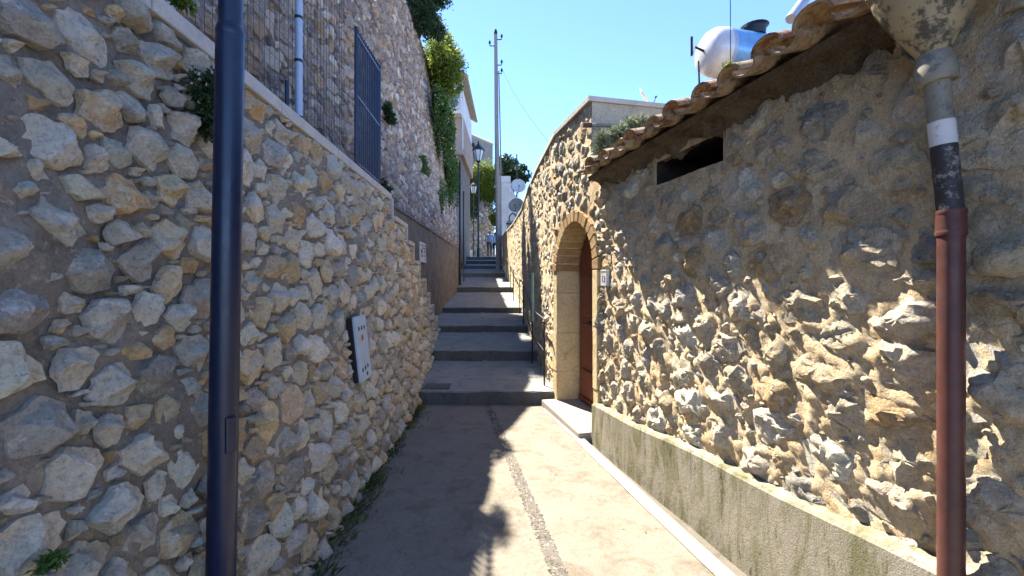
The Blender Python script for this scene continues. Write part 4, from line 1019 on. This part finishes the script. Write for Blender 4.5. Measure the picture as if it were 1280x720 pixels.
pw = on_left(.95, .86, .03)
bush('wall_weed', 'tiny fresh green weed between stones low on the rubble wall', 'plant', pw+Vector((.02, 0, .02)), (.02, .045, .015), 160, .018, M_leafG, 47, 5, None, 0, pw)
# shrubs along the top of the high wall
def wx(Y, z): return float(np.interp(Y, WT.p[:, 1], WT.p[:, 0]))-.115*(z-2.6)
HG = 'shrubs along the high wall'
bush('hanging_shrub', 'dark green shrub overhanging the highest point of the high wall', 'shrub', at(531, 2, 12.0), (.85, 1.1, .9), 17000, .085, M_leafD, 51, 26, HG, 0, Vector((wx(12, 8)-.2, 12, 8)))
bush('hanging_shrub', 'bright yellow green shrub spilling over the high wall in front of the corner house', 'shrub', at(553, 88, 13.8), (.75, 1.1, 1.25), 16000, .09, M_leafY, 52, 26, HG, 0, Vector((wx(14.3, 7.9)-.2, 14.3, 7.9)))
bush('hanging_shrub', 'pale flowering creeper hanging below the yellow green shrub', 'shrub', at(552, 160, 13.4), (.42, 1.1, 1.2), 10000, .08, M_leafG, 53, 22, HG, 260, Vector((wx(13.6, 7)-.1, 13.6, 7)))
bush('hanging_shrub', 'deep green creeper curtain at the far end of the high wall', 'shrub', at(565, 222, 15.6), (.36, 1.0, 1.2), 9000, .085, M_leafG, 54, 22, HG, 0, Vector((wx(15.3, 6)-.1, 15.3, 6)))
for k, Y in enumerate((4.6, 6.2, 7.6)):
    bush('ledge_shrub', ('leafy shrub on the high wall top above the pale pipe', 'leafy shrub on the high wall top above the bar gate', 'leafy shrub on the high wall top where it starts to climb')[k], 'shrub', Vector((wx(Y, 6.6)-.05, Y, 6.75)), (.1, .4, .14), 500, .06, M_leafG, 56+k, 8, 'shrubs on top of the high wall', 0, Vector((wx(Y, 6.6)-.2, Y, 6.5)))
# climbers on the far wall, tree behind
bush('climber', 'yellow green climber hanging over the far rubble wall', 'climber', at(606, 235, 34.8), (1.3, .5, 2.1), 12000, .17, M_leafY, 61, 26, 'climbers on the far wall')
bush('climber', 'darker green climber beside the smaller lantern on the far wall', 'climber', at(588, 240, 35.0), (.9, .5, 2.6), 9000, .17, M_leafG, 62, 22, 'climbers on the far wall')
bush('climber', 'small yellow tuft at the foot of the climbers by the pole', 'climber', at(616, 274, 34.2), (.35, .3, .6), 1500, .15, M_leafY, 63, 8, 'climbers on the far wall')
def tree(name, label, base, h, rad, n, size, mat, seed):
    o = empty(name, base); tag(o, label, 'tree'); g = np.random.default_rng(seed); bl = []
    for k in range(22):
        d = g.normal(size=3); d /= np.linalg.norm(d); bl.append((np.array((0, 0, h))+d*np.array(rad)*g.uniform(.3, .95), np.array(rad)*g.uniform(.18, .34), 1))
    leaf_cloud('crown', bl, n, size, mat, o, seed, .1, .45)
    mb = MB().tube([(0, 0, -.5), (.1, 0, h*.4), (0, 0, h*.8)], [.22, .17, .1], 9)
    for b in bl[:12]: mb.tube([(.05, 0, h*.55), tuple((Vector(b[0])+Vector((0, 0, h*.6)))*.5), tuple(b[0])], [.08, .05, .02], 5)
    mb.build('trunk', M_bark, o, True); return o
tb = at(640, 212, 42); tree('tree', 'dark green tree with loose twigs behind the white house', (tb.x, 42, 4), tb.z-4, (1.9, 1.6, 1.4), 7000, .26, M_leafD, 71)
# succulents on the roof corner
for k, (x, y, Y, lb) in enumerate(((750, 182, 4.0, 'grey green succulent cluster at the roof corner'), (772, 168, 4.05, 'pale succulent cluster beneath the conduit'), (794, 158, 4.1, 'leggy succulent between conduit and roof tiles'))):
    bush('succulent', lb, 'plant', at(x, y, Y), (.13, .09, .13), 650, .055, M_leafS, 80+k, 8, 'succulents on the roof corner', 0, None, -.5, .35)
bush('succulent', 'small yellow flowering weed on the tiles below the water tank', 'plant', at(909, 88, 2.5), (.04, .04, .06), 220, .025, M_leafY, 90, 6)

# ------------------------------------------------------------------ litter and weeds on the lane
g = np.random.default_rng(5)
def flat_leaves(name, pts, size, mat, seed, lab=None):
    g = np.random.default_rng(seed); n = len(pts); p = np.array(pts); a = g.uniform(0, 6.28, n); L = size*g.uniform(.4, 1.5, n)[:, None]; w = L*g.uniform(.05, .3, (n, 1))
    d = np.stack([np.cos(a), np.sin(a), g.uniform(-.1, .35, n)], 1); s_ = np.stack([-np.sin(a), np.cos(a), g.uniform(-.3, .3, n)], 1)
    V = np.stack([p, p+d*L*.5+s_*w, p+d*L, p+d*L*.5-s_*w], 1).reshape(-1, 3); V[:, 2] = np.maximum(V[:, 2], np.repeat(p[:, 2], 4)-.002)
    k = np.arange(n)*4; c = np.repeat(g.uniform(0, 1, n), 4)
    return mesh(name, V, np.concatenate([np.stack([k, k+1, k+2], 1), np.stack([k, k+2, k+3], 1)]), mat, None, False, np.stack([c, c, c], 1))
pts = []
for k in range(750):
    y = g.uniform(1.2, 5.4); x = g.uniform(-1.1, xe(y)-.02); pts.append((x, y, zl(y)+.008))
for k in range(900):
    y = g.uniform(1.2, 5.4); x = -.93-.0457*y+abs(g.normal(0, .16)); pts.append((x, y, zl(y)+.009))
tag(flat_leaves('fallen_leaves', pts, .013, M_dry, 6), 'dry fallen leaves and twigs scattered over the lane', 'leaves', kind='stuff')
pts = []
V = []; 
for k in range(3000):
    y = 1.2+g.random()*4.2; cl = fbm(np.array([[y*1.0, 3.3, 0]]), 1.5, 2)[0]
    if g.random() > .5+cl*1.6: continue
    x = -.95-.0457*y+abs(g.normal(0, .065)); pts.append((x, y, zl(y)))
n = len(pts); p = np.array(pts); a = g.uniform(0, 6.28, n); h = g.uniform(.012, .06, n)[:, None]; d = np.stack([np.cos(a)*.7, np.sin(a)*.7, np.ones(n)], 1); w = np.stack([-np.sin(a), np.cos(a), 0*a], 1)*.004
V = np.stack([p-w, p+w, p+d*h*.6+w, p+d*h*np.array([1.5, 1.5, .85])], 1).reshape(-1, 3); k = np.arange(n)*4; c = np.repeat(g.uniform(0, 1, n), 4)
tag(mesh('weeds', V, np.concatenate([np.stack([k, k+1, k+2], 1), np.stack([k, k+2, k+3], 1)]), M_grass, None, False, np.stack([c, c, c], 1)), 'low green weeds growing along the foot of the rubble wall', 'weeds', kind='stuff')
